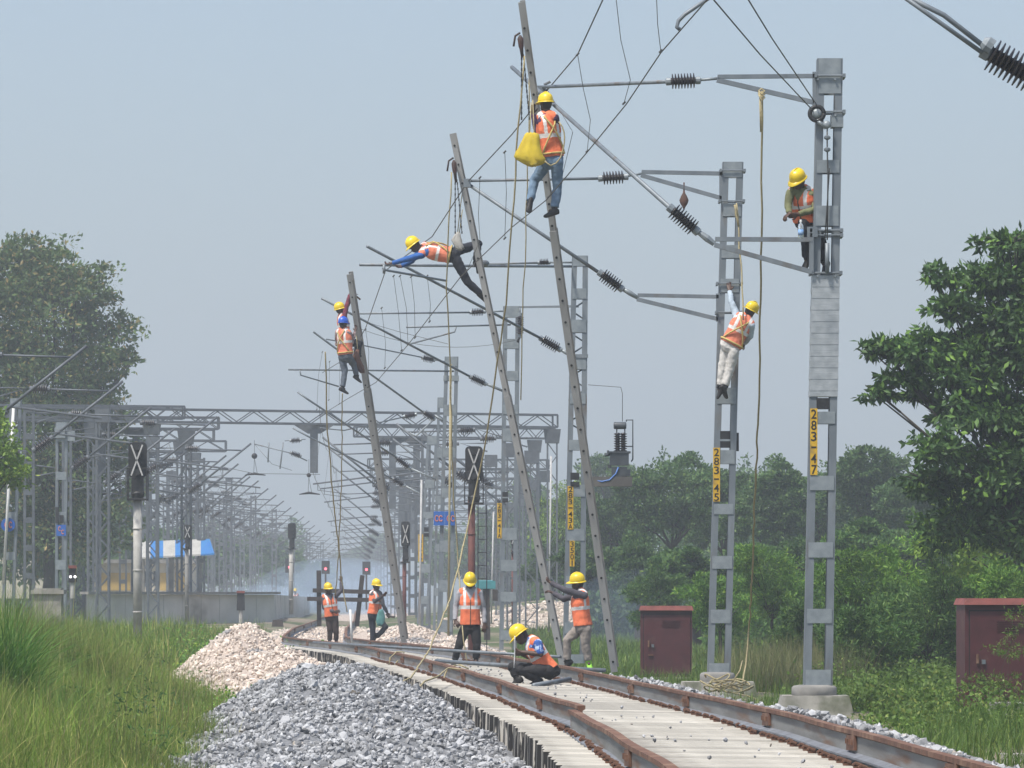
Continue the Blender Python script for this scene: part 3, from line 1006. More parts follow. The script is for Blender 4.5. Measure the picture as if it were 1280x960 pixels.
# hazy trees beyond the platform and down the line
for i, (px, py, D, rx, rz) in enumerate([(300, 688, 420, 42, 34), (265, 700, 400, 30, 32), (345, 700, 430, 30, 30), (215, 690, 380, 40, 45), (395, 725, 520, 26, 20), (470, 690, 900, 30, 22), (440, 705, 1000, 24, 18), (160, 680, 330, 45, 55), (105, 690, 300, 45, 60), (40, 690, 260, 50, 60), (620, 680, 420, 50, 50), (665, 650, 380, 40, 60), (560, 700, 480, 50, 40)]):
    r = random.Random(300 + i)
    lb = [lobe(px, py, D, rx * .6, rz * .6)]
    for k in range(6):
        a = r.uniform(0, 6.28)
        lb.append(lobe(px + math.cos(a) * rx * .6, py - math.sin(a) * rz * .55, D, rx * r.uniform(.3, .5), rz * r.uniform(.3, .45), dy=r.uniform(-2, 2)))
    g0 = P(px, 0, D)
    tree('distant_tree', Vector((g0.x, D, float(gz(g0.x, D)))), lb, 3600, .42 * D / 400 + .1, .26 * D / 400 + .05, LM['dense'], 'faint blue green tree dissolving in the smoke down the line', 'distant trees along the line', seed=400 + i, r0=.2, clumps=30)
# bushes right of the masts
bushes = [  # px, py, D, rx, rz, mat, label
    (965, 715, 118, 60, 45, 'bush', 'soft green feathery bush behind the number 283-47 mast'),
    (900, 745, 122, 50, 34, 'bush', 'soft green feathery bush between the maroon cabinet and the second mast'),
    (1080, 725, 100, 75, 48, 'bush', 'yellowish feathery bush right of the nearest mast'),
    (1160, 765, 92, 75, 55, 'bush_dark', 'dark feathery bush left of the big maroon cabinet'),
    (1085, 800, 86, 60, 50, 'bush_dark', 'dense dark bush low behind the nearest mast foundation'),
    (1190, 700, 105, 70, 45, 'bush', 'bright feathery bush below the overhanging tree'),
    (1255, 735, 96, 50, 40, 'bush', 'green bush rising behind the big maroon cabinet'),
    (825, 745, 140, 45, 32, 'bush_dark', 'shadowy bush behind the left maroon cabinet'),
    (1010, 790, 98, 45, 42, 'bush_dark', 'dark green bush right of the dry brush')]
for i, (px, py, D, rx, rz, kd, lab) in enumerate(bushes):
    r = random.Random(500 + i)
    lb = [lobe(px, py, D, rx * .6, rz * .7)]
    for k in range(8):
        a = r.uniform(0, 6.28)
        lb.append(lobe(px + math.cos(a) * rx * .68, py - math.sin(a) * rz * .62, D, rx * r.uniform(.26, .42), rz * r.uniform(.22, .4), dy=r.uniform(-1, 1)))
    for k in range(3):
        lb.append(lobe(px + r.uniform(-.8, .8) * rx, py + rz * .9, D, rx * .4, rz * .4))
    g0 = P(px, 0, D)
    tree('bush', Vector((g0.x, D, float(gz(g0.x, D)))), lb, 13500, .125, .03, LM[kd], lab, seed=600 + i, r0=.05, cat='bush', clumps=60, clump_r=.15, droop=.1)
# thorny shrub in front of the big cabinet
D = 60
tree('thorn_shrub', P(1262, 930, D), [lobe(1262, 815, D, 26, 14), lobe(1240, 850, D, 34, 10), lobe(1272, 780, D, 14, 22), lobe(1225, 858, D, 30, 7), lobe(1265, 880, D, 30, 18), lobe(1250, 905, D, 40, 14)], 2600, .06, .012, LM['weed'], 'spindly thorn shrub in front of the big maroon cabinet', seed=71, r0=.012, cat='shrub', clumps=16, clump_r=.3, droop=.1)

# far continuous wood that closes the view under and behind the single crowns
def wood_mass(name, spec, n, L, W, m, label, seed):
    r = np.random.default_rng(seed)
    C, O = [], []
    for (px0, px1, D0, D1, top) in spec:
        k = n // len(spec)
        D_ = r.uniform(D0, D1, k)
        px = r.uniform(px0, px1, k)
        zt = HC + (HY - top) * D0 / F * (1 + .18 * np.sin(px * .055) + .10 * np.sin(px * .19 + 1))
        z = -.4 + (zt + .4) * r.random(k) ** .75
        C.append(np.stack([(px - 640) * D_ / F, D_, z], 1))
        O.append(np.tile(np.array([0, -.5, .5]), (k, 1)))
    v, q = leaves(np.concatenate(C), np.concatenate(O), L, W, r, .2)
    return link(name, np_mesh(name, v, q, None, [m]), (0, 0, 0), None, label=label, cat='wood', kind='stuff')


wood_mass('far_woods', [(720, 1300, 300, 330, 598), (660, 1300, 250, 262, 660), (730, 1320, 200, 208, 720), (730, 1320, 172, 178, 745)], 90000, .34, .2, LM['dense'], 'continuous dark green wood behind the single trees on the right', 91)
wood_mass('far_hedge', [(-40, 380, 520, 545, 668), (-40, 240, 320, 335, 655), (600, 700, 420, 440, 660)], 40000, .55, .32, LM['dense'], 'hazy mass of trees behind the station on the left', 92)
wood_mass('scrub', [(1020, 1320, 112, 118, 735), (880, 1320, 128, 136, 725)], 36000, .2, .09, LM['bush_dark'], 'dark scrub filling the ground behind the bushes on the right', 93)

# leafy weeds and bare seed stalks mixed into the tall grass
n = 7000
nc = 90
cx = rg.uniform(-8.5, -2.9, nc)
cy = rg.uniform(42, 80, nc)
ok = keepL(cx, cy)
cx, cy = cx[ok], cy[ok]
k = rg.integers(0, len(cx), n)
hg = rg.uniform(.25, .75, len(cx))[k]
c = np.stack([cx[k] + rg.normal(0, .13, n), cy[k] + rg.normal(0, .2, n), gz(cx[k], cy[k]) + hg * rg.random(n) ** .7], 1)
v, q = leaves(c, np.array([0, 0, .5]), .07, .022, rg)
link('grass_weeds', np_mesh('grass_weeds', v, q, None, [LM['bush_dark']]), (0, 0, 0), None, label='darker leafy weeds standing among the tall grass on the left', kind='stuff', cat='weeds')
n = 260
cx, cy = rg.uniform(-8.5, -2.9, n * 3), rg.uniform(40, 78, n * 3)
ok = keepL(cx, cy)
cx, cy = cx[ok][:n], cy[ok][:n]
n = len(cx)
blades('seed_stalks', np.stack([cx, cy, gz(cx, cy) - .03], 1), rg.uniform(.7, 1.25, n), rg.uniform(.005, .009, n), np.abs(rg.normal(.2, .2, n)), rg, LM['dry'], 'pale bare seed stalks rising out of the tall grass on the left')
# ---------------------------------------------------------------- traction masts
def shed_profile(n, R, rc):
    pr = [(0, rc)]
    for i in range(n):
        pr += [((i + .1) / n, rc), ((i + .38) / n, R * .97), ((i + .66) / n, R), ((i + .80) / n, rc * 1.1)]
    pr.append((1, rc))
    return pr


def insulator(parent, a, b, R, n=8, name='insulator', cap='galv_pale'):
    a, b = Vector(a), Vector(b)
    mb = MB()
    mb.lathe(a.lerp(b, .1), a.lerp(b, .9), shed_profile(n, R, R * .42), 14)
    o = mb.build(name, M['insul'], parent, False)
    e = MB()
    e.lathe(a.lerp(b, -.08), a.lerp(b, .1), [(0, R * .3), (.1, R * .5), (.9, R * .5), (1, R * .42)], 10)
    WORLD[o.name] = WORLD[parent.name]
    e.build('end_cap', M[cap], o)
    e = MB()
    e.lathe(a.lerp(b, .9), a.lerp(b, 1.08), [(0, R * .42), (.1, R * .5), (.9, R * .5), (1, R * .3)], 10)
    WORLD[o.name] = WORLD[parent.name]
    e.build('end_cap', M[cap], o)
    return o


def tubepart(parent, pts, r, name='cantilever_tube', m='galv', n=10):
    mb = MB()
    mb.tube(pts, r, n)
    return mb.build(name, M[m], parent, True)


def barpart(parent, a, b, w, h, name='bracket_arm', m='galv', up=(0, 0, 1)):
    mb = MB()
    mb.beam(a, b, w, h, up)
    return mb.build(name, M[m], parent)


def text_mesh(name, body, h, m, parent, place, wmax=None):
    """upright black characters, one above the other, facing -Y; place = world point of top centre"""
    cu = bpy.data.curves.new(name, 'FONT')
    cu.body = body
    cu.align_x = 'CENTER'
    cu.size = h
    cu.extrude = .0015
    cu.space_line = .78
    cu.offset = h * .010
    ob = bpy.data.objects.new('tmp', cu)
    col.objects.link(ob)
    dg = bpy.context.evaluated_depsgraph_get()
    me = bpy.data.meshes.new_from_object(ob.evaluated_get(dg))
    bpy.data.objects.remove(ob)
    xs = [v.co.x for v in me.vertices]
    ys = [v.co.y for v in me.vertices]
    sx = 1.0
    if wmax:
        sx = min(1.3, wmax / max(1e-6, max(xs) - min(xs)))
    sy = 1.0
    me.transform(Matrix.Diagonal((sx, sy, 1, 1)))
    me.transform(Matrix.Translation((0, -max(ys) * sy, 0)))
    me.transform(Matrix.Rotation(math.radians(90), 4, 'X'))
    me.transform(Matrix.Translation(Vector(place) - WORLD[parent.name]))
    me.materials.clear()
    me.materials.append(m)
    o = link(name, me, WORLD[parent.name], parent)
    o.location = (0, 0, 0)
    return o


def plate_text(parent, chars, px0, px1, py0, py1, D, front):
    """yellow number plate on the mast's left flange with characters stacked"""
    a, b = P(px0, py0, D), P(px1, py1, D)
    y = D - front
    w_ = b.x - a.x
    mb = MB()
    mb.box(((a.x + b.x) / 2, y, (a.z + b.z) / 2), (w_, .008, a.z - b.z))
    pl = mb.build('number_plate', M['yellow'], parent)
    WORLD[pl.name] = WORLD[parent.name]
    n = len(chars)
    step = (a.z - b.z) / n
    for i, c in enumerate(chars):
        if c == '-':
            d = MB()
            d.box(((a.x + b.x) / 2, y - .006, a.z - step * (i + .5)), (w_ * .72, .003, .022))
            d.build('dash', M['black'], pl)
        else:
            text_mesh('digit', c, step * 1.18, M['black'], pl, ((a.x + b.x) / 2, y - .006, a.z - step * (i + .09)), w_ * .74)
    return pl


def mast(D, top, bot, fw, battens, label, depth=.22, name='traction_mast', lattice_from=None):
    """top/bot = (px_left, px_right, py)"""
    base = P((bot[0] + bot[1]) / 2, bot[2], D)
    t = thing(name, base, label, 'mast')
    k = D / F

    def at(py):
        q = (py - top[2]) / (bot[2] - top[2])
        return top[0] + (bot[0] - top[0]) * q, top[1] + (bot[1] - top[1]) * q
    yf, yb = D - depth / 2, D + depth / 2
    w_ = fw * k
    for sgn in (0, 1):
        a, b = P(at(bot[2])[sgn], bot[2], D), P(at(top[2])[sgn], top[2], D)
        s = 1 if sgn == 0 else -1
        mb = MB()
        off = Vector((s * w_ / 2, 0, 0))
        mb.beam(a + off + V(0, -depth / 2, 0), b + off + V(0, -depth / 2, 0), w_, .012, (0, 1, 0))
        mb.beam(a + off + V(0, depth / 2, 0), b + off + V(0, depth / 2, 0), w_, .012, (0, 1, 0))
        o2 = Vector((s * .007, 0, 0))
        mb.beam(a + o2, b + o2, .012, depth - .014, (0, 1, 0))
        mb.build('upright', M['galv'], t)
    for (y0, y1) in battens:
        l0, r0 = at((y0 + y1) / 2)
        a, b = P(l0, y0, D), P(r0, y1, D)
        for yy in (yf - .013, yb + .013):
            mb = MB()
            mb.box(((a.x + b.x) / 2, yy, (a.z + b.z) / 2), (b.x - a.x - .05, .010, a.z - b.z))
            mb.build('batten_plate', M['galv_pale'], t)
    return t, at


def clampring(t, px0, px1, py, D, depth, r=.014):
    mb = MB()
    a, b = P(px0, py, D), P(px1, py, D)
    for yy in (-depth / 2 - .03, depth / 2 + .03):
        mb.tube([a + V(0, yy, 0), b + V(0, yy, 0)], r, 6)
    mb.box((b.x - .02, D, b.z), (.04, depth + .12, .05))
    mb.box((a.x + .01, D, a.z), (.03, depth + .12, .05))
    mb.build('clamp', M['galv'], t)


def signbox(t, px0, px1, py0, py1, D, front, bands=1):
    mb = MB()
    a, b = P(px0, py0, D), P(px1, py1, D)
    mb.box(((a.x + b.x) / 2, D - front, (a.z + b.z) / 2), (b.x - a.x, .05, a.z - b.z))
    o = mb.build('black_target', M['black'], t)
    WORLD[o.name] = WORLD[t.name]
    if bands > 1:
        s = MB()
        z = a.z + (b.z - a.z) * .55
        s.box(((a.x + b.x) / 2, D - front - .028, z), (b.x - a.x, .004, (a.z - b.z) * .12))
        s.build('grey_band', M['galv_pale'], o)


# --- nearest mast, number 283-47
D = 65.2
t47, at = mast(D, (1021, 1053, 74), (1004, 1040, 857), 9.5, [(74, 118), (201, 217), (258, 283), (515, 530), (595, 613), (678, 697), (761, 779), (837, 856)], 'nearest tall steel mast numbered 283-47 with a workman seated on it')
mb = MB()  # wrapped anti-climb bands
for i in range(21):
    y0 = 345 + i * 7.2
    l0, r0 = at(y0 + 3.6)
    a, b = P(l0 - .4 - (i % 3) * .2, y0, D), P(r0 + .4 + (i % 2) * .25, y0 + 7.1, D)
    mb.box(((a.x + b.x) / 2, D, (a.z + b.z) / 2), (b.x - a.x, .27 + (i % 2) * .006, a.z - b.z), taper=.997)
mb.build('wound_strip', M['strip'], t47)
clampring(t47, 1018, 1056, 96, D, .25)
clampring(t47, 1016, 1056, 141, D, .25)
clampring(t47, 1012, 1053, 289, D, .25)
clampring(t47, 1012, 1053, 295, D, .25, .01)
clampring(t47, 1012, 1052, 342, D, .25)
signbox(t47, 1020, 1036, 498, 512, D, .10)
signbox(t47, 1041.5, 1045, 500, 514, D, .02)
plate_text(t47, '283-47', 1012, 1021, 511, 594, D, .135)
mb = MB()
mb.box(P(1046, 152, D), (.16, .28, .17))
mb.build('side_plate', M['galv_pale'], t47)
barpart(t47, P(1019, 95, D - .05), P(897, 96, D - .05), .06, .055)
barpart(t47, P(1017, 128, D - .05), P(896, 100, D - .05), .06, .062)
barpart(t47, P(1018, 90, D - .05), P(1018, 132, D - .05), .05, .06, 'bracket_plate')
barpart(t47, P(1016, 299.5, D - .16), P(894, 299, D - .16), .06, .06)
barpart(t47, P(1015, 340, D - .16), P(893, 306, D - .16), .06, .062)
barpart(t47, P(1014.5, 296, D - .16), P(1014, 343, D - .16), .05, .06, 'bracket_plate')
barpart(t47, P(1009, 290, D - .16), P(1022, 290, D - .16), .05, .14, 'bracket_plate')
tubepart(t47, [P(897, 98, D - .05), P(886, 99, D - .05), P(874, 100, D - .05)], .02, 'link_fitting', 'galv_pale')
insulator(t47, P(873, 100.5, D - .05), P(835, 102, D - .05), .105, 8)
tubepart(t47, [P(836, 102, D - .05), P(672, 109, 74.4)], .026, 'stay_tube')
mb = MB()
mb.tube([P(893, 305, D - .16), P(884, 298, D - .16), P(870, 288, D - .16)], [.035, .05, .03], 8)
mb.build('link_fitting', M['galv_pale'], t47)
insulator(t47, P(871, 289, D - .16), P(838, 260, D - .16), .12, 9)
tubepart(t47, [P(840, 262, D - .16), P(640, 84, 75)], .032)
mb = MB()
mb.box(P(677, 113, 74), (.13, .14, .12))
mb.tube([P(680, 106, 74), P(688, 102, 74)], .02, 6)
mb.build('joint_clamp', M['galv'], t47)
# regulating pulley and its tension rods
mb = MB()
c = P(1021, 142, D - .2)
mb.tube([c + Vector((math.cos(a) * .095, 0, math.sin(a) * .095)) for a in np.linspace(0, 2 * math.pi, 25)], .03, 8)
w1 = mb.build('pulley_rim', M['black'], t47, True)
mb = MB()
mb.lathe(c + V(0, -.03, 0), c + V(0, .03, 0), [(0, .03), (.2, .066), (.8, .066), (1, .03)], 16)
mb.tube([P(1021, 150, D - .2), P(1033, 160, D - .2)], .03, 6)
mb.build('pulley_hub', M['galv_pale'], t47, True)
mb = MB()
c2 = P(1033.5, 156, D - .2)
mb.lathe(c2 + V(0, -.03, 0), c2 + V(0, .03, 0), [(0, .02), (.2, .055), (.8, .055), (1, .02)], 14)
mb.build('small_pulley', M['galv_pale'], t47, True)
tubepart(t47, [P(1034, 160, D - .2), P(1034, 186, D - .2), P(1035, 220, D - .2), P(1034, 300, D - .2)], .010, 'tension_rod', 'wire')
tubepart(t47, [P(1037, 210, D - .18), P(1031, 300, D - .18)], .008, 'tension_rod', 'wire')
mb = MB()
for y_ in (172, 187):
    mb.lathe(P(1034, y_ - 3, D - .2), P(1034, y_ + 3, D - .2), [(0, .015), (.3, .045), (.7, .045), (1, .015)], 8)
mb.build('rod_clevis', M['galv'], t47)
tubepart(t47, [P(1034, 304, D - .2), P(1034, 341, D - .2)], .03, 'turnbuckle', 'galv')
# bolts on the clamps
mb = MB()
for yy in (96, 141, 290, 342):
    for xx in (1022, 1044):
        c = P(xx, yy + 3, D - .16)
        mb.lathe(c + V(0, .02, 0), c + V(0, -.012, 0), [(0, .015), (1, .015)], 6)
mb.build('clamp_bolt', M['galv_pale'], t47)


def foundation(cx, D, y_top, y_mid, y_bot, w_top, w_slab, w_bot, label):
    t = thing('mast_foundation', P(cx, y_bot, D), label, 'foundation')
    k = D / F
    a = P(cx, y_top, D)
    m_ = P(cx, y_mid, D)
    b = P(cx, y_bot, D)
    mb = MB()
    rings = []
    for q, s in ((0, 1.0), (.1, 1.04), (.75, 1.03), (.92, .95), (1, .72)):
        z = m_.z - .01 + (a.z - m_.z + .01) * q
        rings.append([Vector((a.x + math.cos(j / 20 * 6.2832) * w_top * k / 2 * s * (1 + .03 * math.sin(j * 2.1)), D + math.sin(j / 20 * 6.2832) * w_top * k / 2 * s, z)) for j in range(20)])
    mb.rings(rings)
    mb.build('pedestal', M['concrete_dark'], t, True)
    mb = MB()
    hw, hb = w_slab * k / 2, w_bot * k / 2
    nn = 9
    rings = []
    for q in np.linspace(0, 1, 6):
        hx = hb + (hw - hb) * q
        z = b.z - .25 + (m_.z - b.z + .25) * q
        ring = []
        for s in range(4):
            for j in range(nn):
                u = -1 + 2 * j / nn
                x_, y_ = ((u, -1), (1, u), (-u, 1), (-1, -u))[s]
                wob = 1 + .02 * mnoise.noise(Vector((x_ * 2 + cx, y_ * 2, q * 3)))
                ring.append(Vector((a.x + x_ * hx * wob, D + y_ * hx * .8 * wob, z + .012 * mnoise.noise(Vector((x_ * 4, y_ * 4, q * 2))))))
        rings.append(ring)
    mb.rings(rings)
    mb.build('concrete_block', M['concrete'], t)
    return t


foundation(1018, 65.2, 856, 869, 900, 54, 82, 108, 'stained concrete block under the mast numbered 283-47')
foundation(897, 80, 840, 852, 880, 42, 88, 112, 'grey concrete block under the mast numbered 283-45, a rope coiled on it')

# --- second mast, number 283-45
D = 80
t45, at = mast(D, (903, 929, 203), (884, 913, 842), 8, [(203, 222), (255, 271), (307, 323), (349, 366), (563, 580), (630, 643), (695, 711), (762, 779), (829, 841), (485, 505)], 'second steel mast numbered 283-45 with a workman hanging from it')
for y_ in (214, 252, 355, 391):
    clampring(t45, at(y_)[0] - 3, at(y_)[1] + 3, y_, D, .25, .011)
signbox(t45, at(546)[0] + 7, at(546)[1] - 8, 539, 560, D, .10, 2)
signbox(t45, at(546)[1] - 1, at(546)[1] + 3, 541, 564, D, .02)
plate_text(t45, '283-45', 891, 899.5, 560, 627, D, .135)
barpart(t45, P(903, 217, D - .05), P(802, 215, D - .05), .06, .065)
barpart(t45, P(903, 248, D - .05), P(801, 219, D - .05), .06, .065)
barpart(t45, P(901, 213, D - .05), P(901, 250, D - .05), .05, .06, 'bracket_plate')
barpart(t45, P(900, 371, D - .05), P(797, 369, D - .05), .06, .06)
barpart(t45, P(898, 399, D - .05), P(796, 374, D - .05), .06, .065)
barpart(t45, P(897, 367, D - .05), P(897, 402, D - .05), .05, .06, 'bracket_plate')
tubepart(t45, [P(802, 217, D - .05), P(784, 220, D - .05)], .02, 'link_fitting', 'galv_pale')
insulator(t45, P(783, 221, D - .05), P(750, 223, D - .05), .11, 7)
tubepart(t45, [P(752, 223, D - .05), P(584, 226, D - .05)], .024, 'stay_tube')
tubepart(t45, [P(798, 373, D - .05), P(787, 366, D - .05), P(776, 360, D - .05)], [.03, .045, .03], 'link_fitting', 'galv_pale')
insulator(t45, P(777, 361, D - .05), P(750, 341, D - .05), .12, 8)
tubepart(t45, [P(752, 343, D - .05), P(582, 228, D - .04)], .03)
mb = MB()
mb.box(P(584, 229, D - .04), (.12, .14, .14))
mb.build('joint_clamp', M['galv'], t45)
# hanging pulley block on the bracket
mb = MB()
a, b = P(855, 236, D - .07), P(855, 262, D - .07)
rings = []
for q, rr in ((0, .012), (.2, .02), (.35, .05), (.55, .078), (.72, .06), (.9, .02), (1, .012)):
    c = a.lerp(b, q)
    rings.append([c + Vector((math.cos(j / 12 * 6.2832) * rr, math.sin(j / 12 * 6.2832) * rr * .55, 0)) for j in range(12)])
mb.rings(rings)
mb.tube([P(855, 228, D - .07), P(855, 238, D - .07)], .012, 6)
o = mb.build('pulley_block', mat('rusty_pulley_block', (0.10, 0.05, 0.035), (0.07, 0.04, 0.03), 9, 0.8), None, True)
tag(o, 'rusty leaf shaped pulley block hanging from the bracket of mast 283-45', 'pulley')

# --- third mast, number 283-43A, carrying the auxiliary transformer
D = 94
t43, at = mast(D, (715, 735, 320), (703, 731, 829), 6.5, [(320, 333), (361, 374), (400, 416), (446, 462), (492, 505), (550, 563), (606, 621), (661, 676), (720, 735), (778, 792), (818, 829)], 'third steel mast numbered 283-43A carrying a small transformer platform')
mb = MB()
for i in range(12):
    y0 = 374 + i * 14
    a0, b0 = at(y0), at(y0 + 14)
    p, q = (a0[0], b0[1]) if i % 2 else (a0[1], b0[0])
    mb.beam(P(p, y0, D), P(q, y0 + 14, D), .03, .03, (0, 1, 0))
mb.build('lacing', M['galv'], t43)
signbox(t43, 713, 724, 591, 600, D, .12)
signbox(t43, 713, 724, 602.5, 608.5, D, .12)
plate_text(t43, '283-43A', 709.5, 716.5, 608, 662, D, .135)
plate_text(t43, '3501', 712, 718, 676, 708, D, .135)
insulator(t43, P(687, 328, D), P(673, 328.5, D), .08, 6)
tubepart(t43, [P(715, 328, D), P(687, 328, D)], .02, 'link_fitting', 'galv_pale')
tubepart(t43, [P(674, 328.5, D), P(607, 330, D)], .02, 'stay_tube')
tubepart(t43, [P(716, 333, D + .1), P(607, 332.5, D - 6.4), P(450, 331, D - 8.2)], .026, 'registration_tube')
mb = MB()
mb.lathe(P(610, 329, D - 6.4), P(600, 329, D - 6.6), [(0, .03), (.2, .055), (.8, .055), (1, .03)], 10)
mb.build('tube_cap', M['galv'], t43)
tubepart(t43, [P(716, 446, D), P(708, 441, D), P(699, 436, D)], [.03, .04, .025], 'link_fitting', 'galv_pale')
insulator(t43, P(700, 437, D), P(676, 423, D), .11, 8)
tubepart(t43, [P(678, 424, D), P(597, 381, D - 2.5), P(459, 308, D - 6)], .027)
tubepart(t43, [P(558, 351, D - 5.5), P(484, 338, D - 8), P(478, 335, D - 8)], .022, 'steady_arm')
tubepart(t43, [P(480, 331, D - 8), P(480, 342, D - 8)], .025, 'drop_bracket')
mb = MB()
for q in ((716, 445, 735, 448),):
    mb.beam(P(q[0], q[1], D - .12), P(q[2], q[1], D - .12), .05, .07)
mb.build('clamp', M['galv'], t43)

tr = thing('transformer', P(765, 608, D - .15), 'small dark transformer with ribbed bushing on a mast bracket', 'transformer')
mb = MB()
mb.beam(P(734, 602, D - .15), P(790, 602, D - .15), .30, .19)
mb.build('platform_beam', mat('dusty_channel', (0.11, 0.105, 0.095), (0.085, 0.08, 0.075), 4, 0.8), tr)
mb = MB()
a = P(774, 574, D - .15)
mb.box(a, (.37, .3, .24))
mb.box(P(774, 591, D - .15), (.30, .26, .22))
mb.box(P(782, 591, D - .2), (.18, .2, .13))
mb.box(P(774, 565.5, D - .15), (.44, .34, .035))
mb.tube([P(756, 569, D - .2), P(764, 567, D - .2)], .035, 7)
mb.tube([P(760, 563, D - .2), P(760, 570, D - .2)], .022, 7)
mb.box(P(762, 583, D - .2), (.07, .07, .07))
mb.build('tank', M['trafo'], tr)
for cx_ in (772, 779):
    mb = MB()
    mb.lathe(P(cx_, 565, D - .15), P(cx_, 541, D - .15), shed_profile(8, .075, .04), 12)
    mb.build('bushing', M['insul'], tr)
mb = MB()
mb.lathe(P(767, 532, D - .15), P(783, 532, D - .15), [(0, .03), (.02, .065), (.1, .07), (.9, .07), (.98, .065), (1, .03)], 14)
mb.tube([P(771, 536, D - .15), P(771, 566, D - .15)], .012, 6)
mb.tube([P(781, 536, D - .15), P(781, 566, D - .15)], .012, 6)
mb.build('conservator', M['trafo'], tr, True)
tubepart(tr, [P(783, 527, D - .15), P(783, 525, D - .15), P(791, 525, D - .15), P(791, 574, D - .15), P(789, 577, D - .15)], .014, 'overflow_pipe', 'trafo')
tubepart(tr, [P(782, 558, D - .15), P(791, 558, D - .15)], .012, 'pipe_stay', 'trafo')
tubepart(tr, [P(736, 594, D - .25), P(744, 600, D - .28), P(752, 602, D - .3), P(762, 600, D - .3), P(770, 592, D - .3), P(773, 584, D - .3)], .014, 'cable', 'cable_blue')
tubepart(tr, [P(778, 527, D - .15), P(778, 492, D - .15), P(776, 484, D - .15), P(735, 481, D - .1)], .006, 'lead_wire', 'wire')

# --- fourth mast 283-41A
D = 119
t41, at = mast(D, (629, 650, 383), (624, 646, 812), 5.5, [(383, 397), (424, 436), (464, 476), (506, 518), (536, 552), (660, 675), (700, 714), (740, 752), (788, 800)], 'fourth steel mast numbered 283-41A behind the tall ladders')
signbox(t41, 628, 635, 615, 628, D, .12, 2)
plate_text(t41, '283-41A', 621.5, 627, 629, 673, D, .135)
tubepart(t41, [P(629, 389, D), P(606, 389.5, D)], .02, 'link_fitting', 'galv_pale')
insulator(t41, P(606, 389.5, D), P(588, 390.5, D), .10, 7)
tubepart(t41, [P(590, 390.5, D), P(448, 392, D - 1.5)], .022, 'stay_tube')
tubepart(t41, [P(629, 489, D), P(616, 483, D), P(606, 479.5, D)], [.03, .04, .025], 'link_fitting', 'galv_pale')
insulator(t41, P(607, 480, D), P(588, 471, D), .11, 8)
tubepart(t41, [P(590, 472, D), P(448, 397, D - 1.5), P(402, 373, D - 2)], .028)
tubepart(t41, [P(638, 406, D), P(508, 409, D - 1.5)], .022, 'registration_tube')
tubepart(t41, [P(512, 430, D - 1.5), P(568, 415, D - 1), P(570, 409, D - 1)], .022, 'steady_arm')
barpart(t41, P(650, 384, D), P(722, 383, D - 18), .05, .05, 'cross_arm')
insulator(t41, P(650, 393, D - 1), P(650, 420, D - 1), .10, 9)
tubepart(t41, [P(650, 385, D - 1), P(650, 393, D - 1)], .02, 'hanger', 'galv')
tubepart(t41, [P(650, 420, D - 1), P(647, 428, D - 1)], .03, 'weight', 'black')

# --- fifth and sixth masts
D = 144
t39, at = mast(D, (556, 573, 446), (546, 566, 795), 4.5, [(446, 458), (506, 520), (560, 572), (610, 622), (676, 690), (725, 740), (775, 790)], 'capped steel mast with blue signs behind the standing workman')
mb = MB()
mb.box(P(564, 473, D), (.46, .3, .16))
mb.build('cap_clamp', M['galv_pale'], t39)
tubepart(t39, [P(567, 464, D + .1), P(361, 462, D - 6)], .026, 'registration_tube')
tubepart(t39, [P(556, 527, D), P(543, 519, D)], .03, 'link_fitting', 'galv_pale')
insulator(t39, P(543, 524, D), P(529, 515, D), .12, 7)
tubepart(t39, [P(530, 516, D), P(458, 464, D - 2), P(392, 415, D - 4)], .03)
tubepart(t39, [P(556, 452, D), P(543, 450, D)], .02, 'link_fitting', 'galv_pale')
insulator(t39, P(543, 450, D), P(528, 447, D), .12, 7)
tubepart(t39, [P(529, 447, D), P(455, 432, D - 2), P(408, 424, D - 4)], .02, 'stay_tube')
tubepart(t39, [P(423, 483, D - 5), P(376, 469, D - 6), P(375, 463, D - 6)], .022, 'steady_arm')
mb = MB()
for cx_ in (549, 563):
    mb.box(P(cx_, 648, D - .2), (.33, .02, .42))
bs = mb.build('blue_sign', M['blue_sign'], t39)
WORLD[bs.name] = WORLD[t39.name]
mb = MB()
for cx_ in (546, 551, 561, 566):
    c = P(cx_, 648, D - .215)
    mb.tube([c + Vector((math.cos(a) * .05, 0, math.sin(a) * .085)) for a in np.linspace(.5, 5.8, 12)], .014, 5)
mb.build('lettering', M['orange_txt'], bs)
D = 152
t38, at = mast(D, (547, 558, 497), (541, 553, 790), 3.2, [(497, 510), (560, 572), (620, 630), (680, 690), (735, 745)], 'slim steel mast standing just left of the capped mast')
tubepart(t38, [P(547, 520, D), P(520, 545, D), P(512, 541, D)], .03, 'link_fitting', 'galv_pale')
insulator(t38, P(512, 585, D), P(495, 572, D), .12, 7)
tubepart(t38, [P(547, 600, D), P(512, 585, D)], .03, 'link_fitting', 'galv_pale')
tubepart(t38, [P(497, 573, D), P(386, 500, D - 3), P(372, 490, D - 3)], .03)
insulator(t38, P(520, 518, D), P(505, 521, D), .12, 7)
tubepart(t38, [P(506, 521, D), P(430, 538, D - 2), P(400, 535, D - 3)], .02, 'stay_tube')
D = 168
t37, at = mast(D, (534, 547, 545), (521, 535, 780), 3.2, [(545, 556), (600, 610), (640, 648), (705, 716), (745, 755)], 'hazy steel mast with a yellow number plate left of the capped mast')
signbox(t37, 530, 536, 659, 671, D, .12, 2)
plate_text(t37, '283-39', 523, 529, 668, 702, D, .135)
insulator(t37, P(505, 607, D), P(490, 598, D), .13, 6)
tubepart(t37, [P(534, 622, D), P(504, 606, D)], .03, 'link_fitting', 'galv_pale')
tubepart(t37, [P(491, 599, D), P(386, 546, D - 3), P(366, 535, D - 3)], .03)

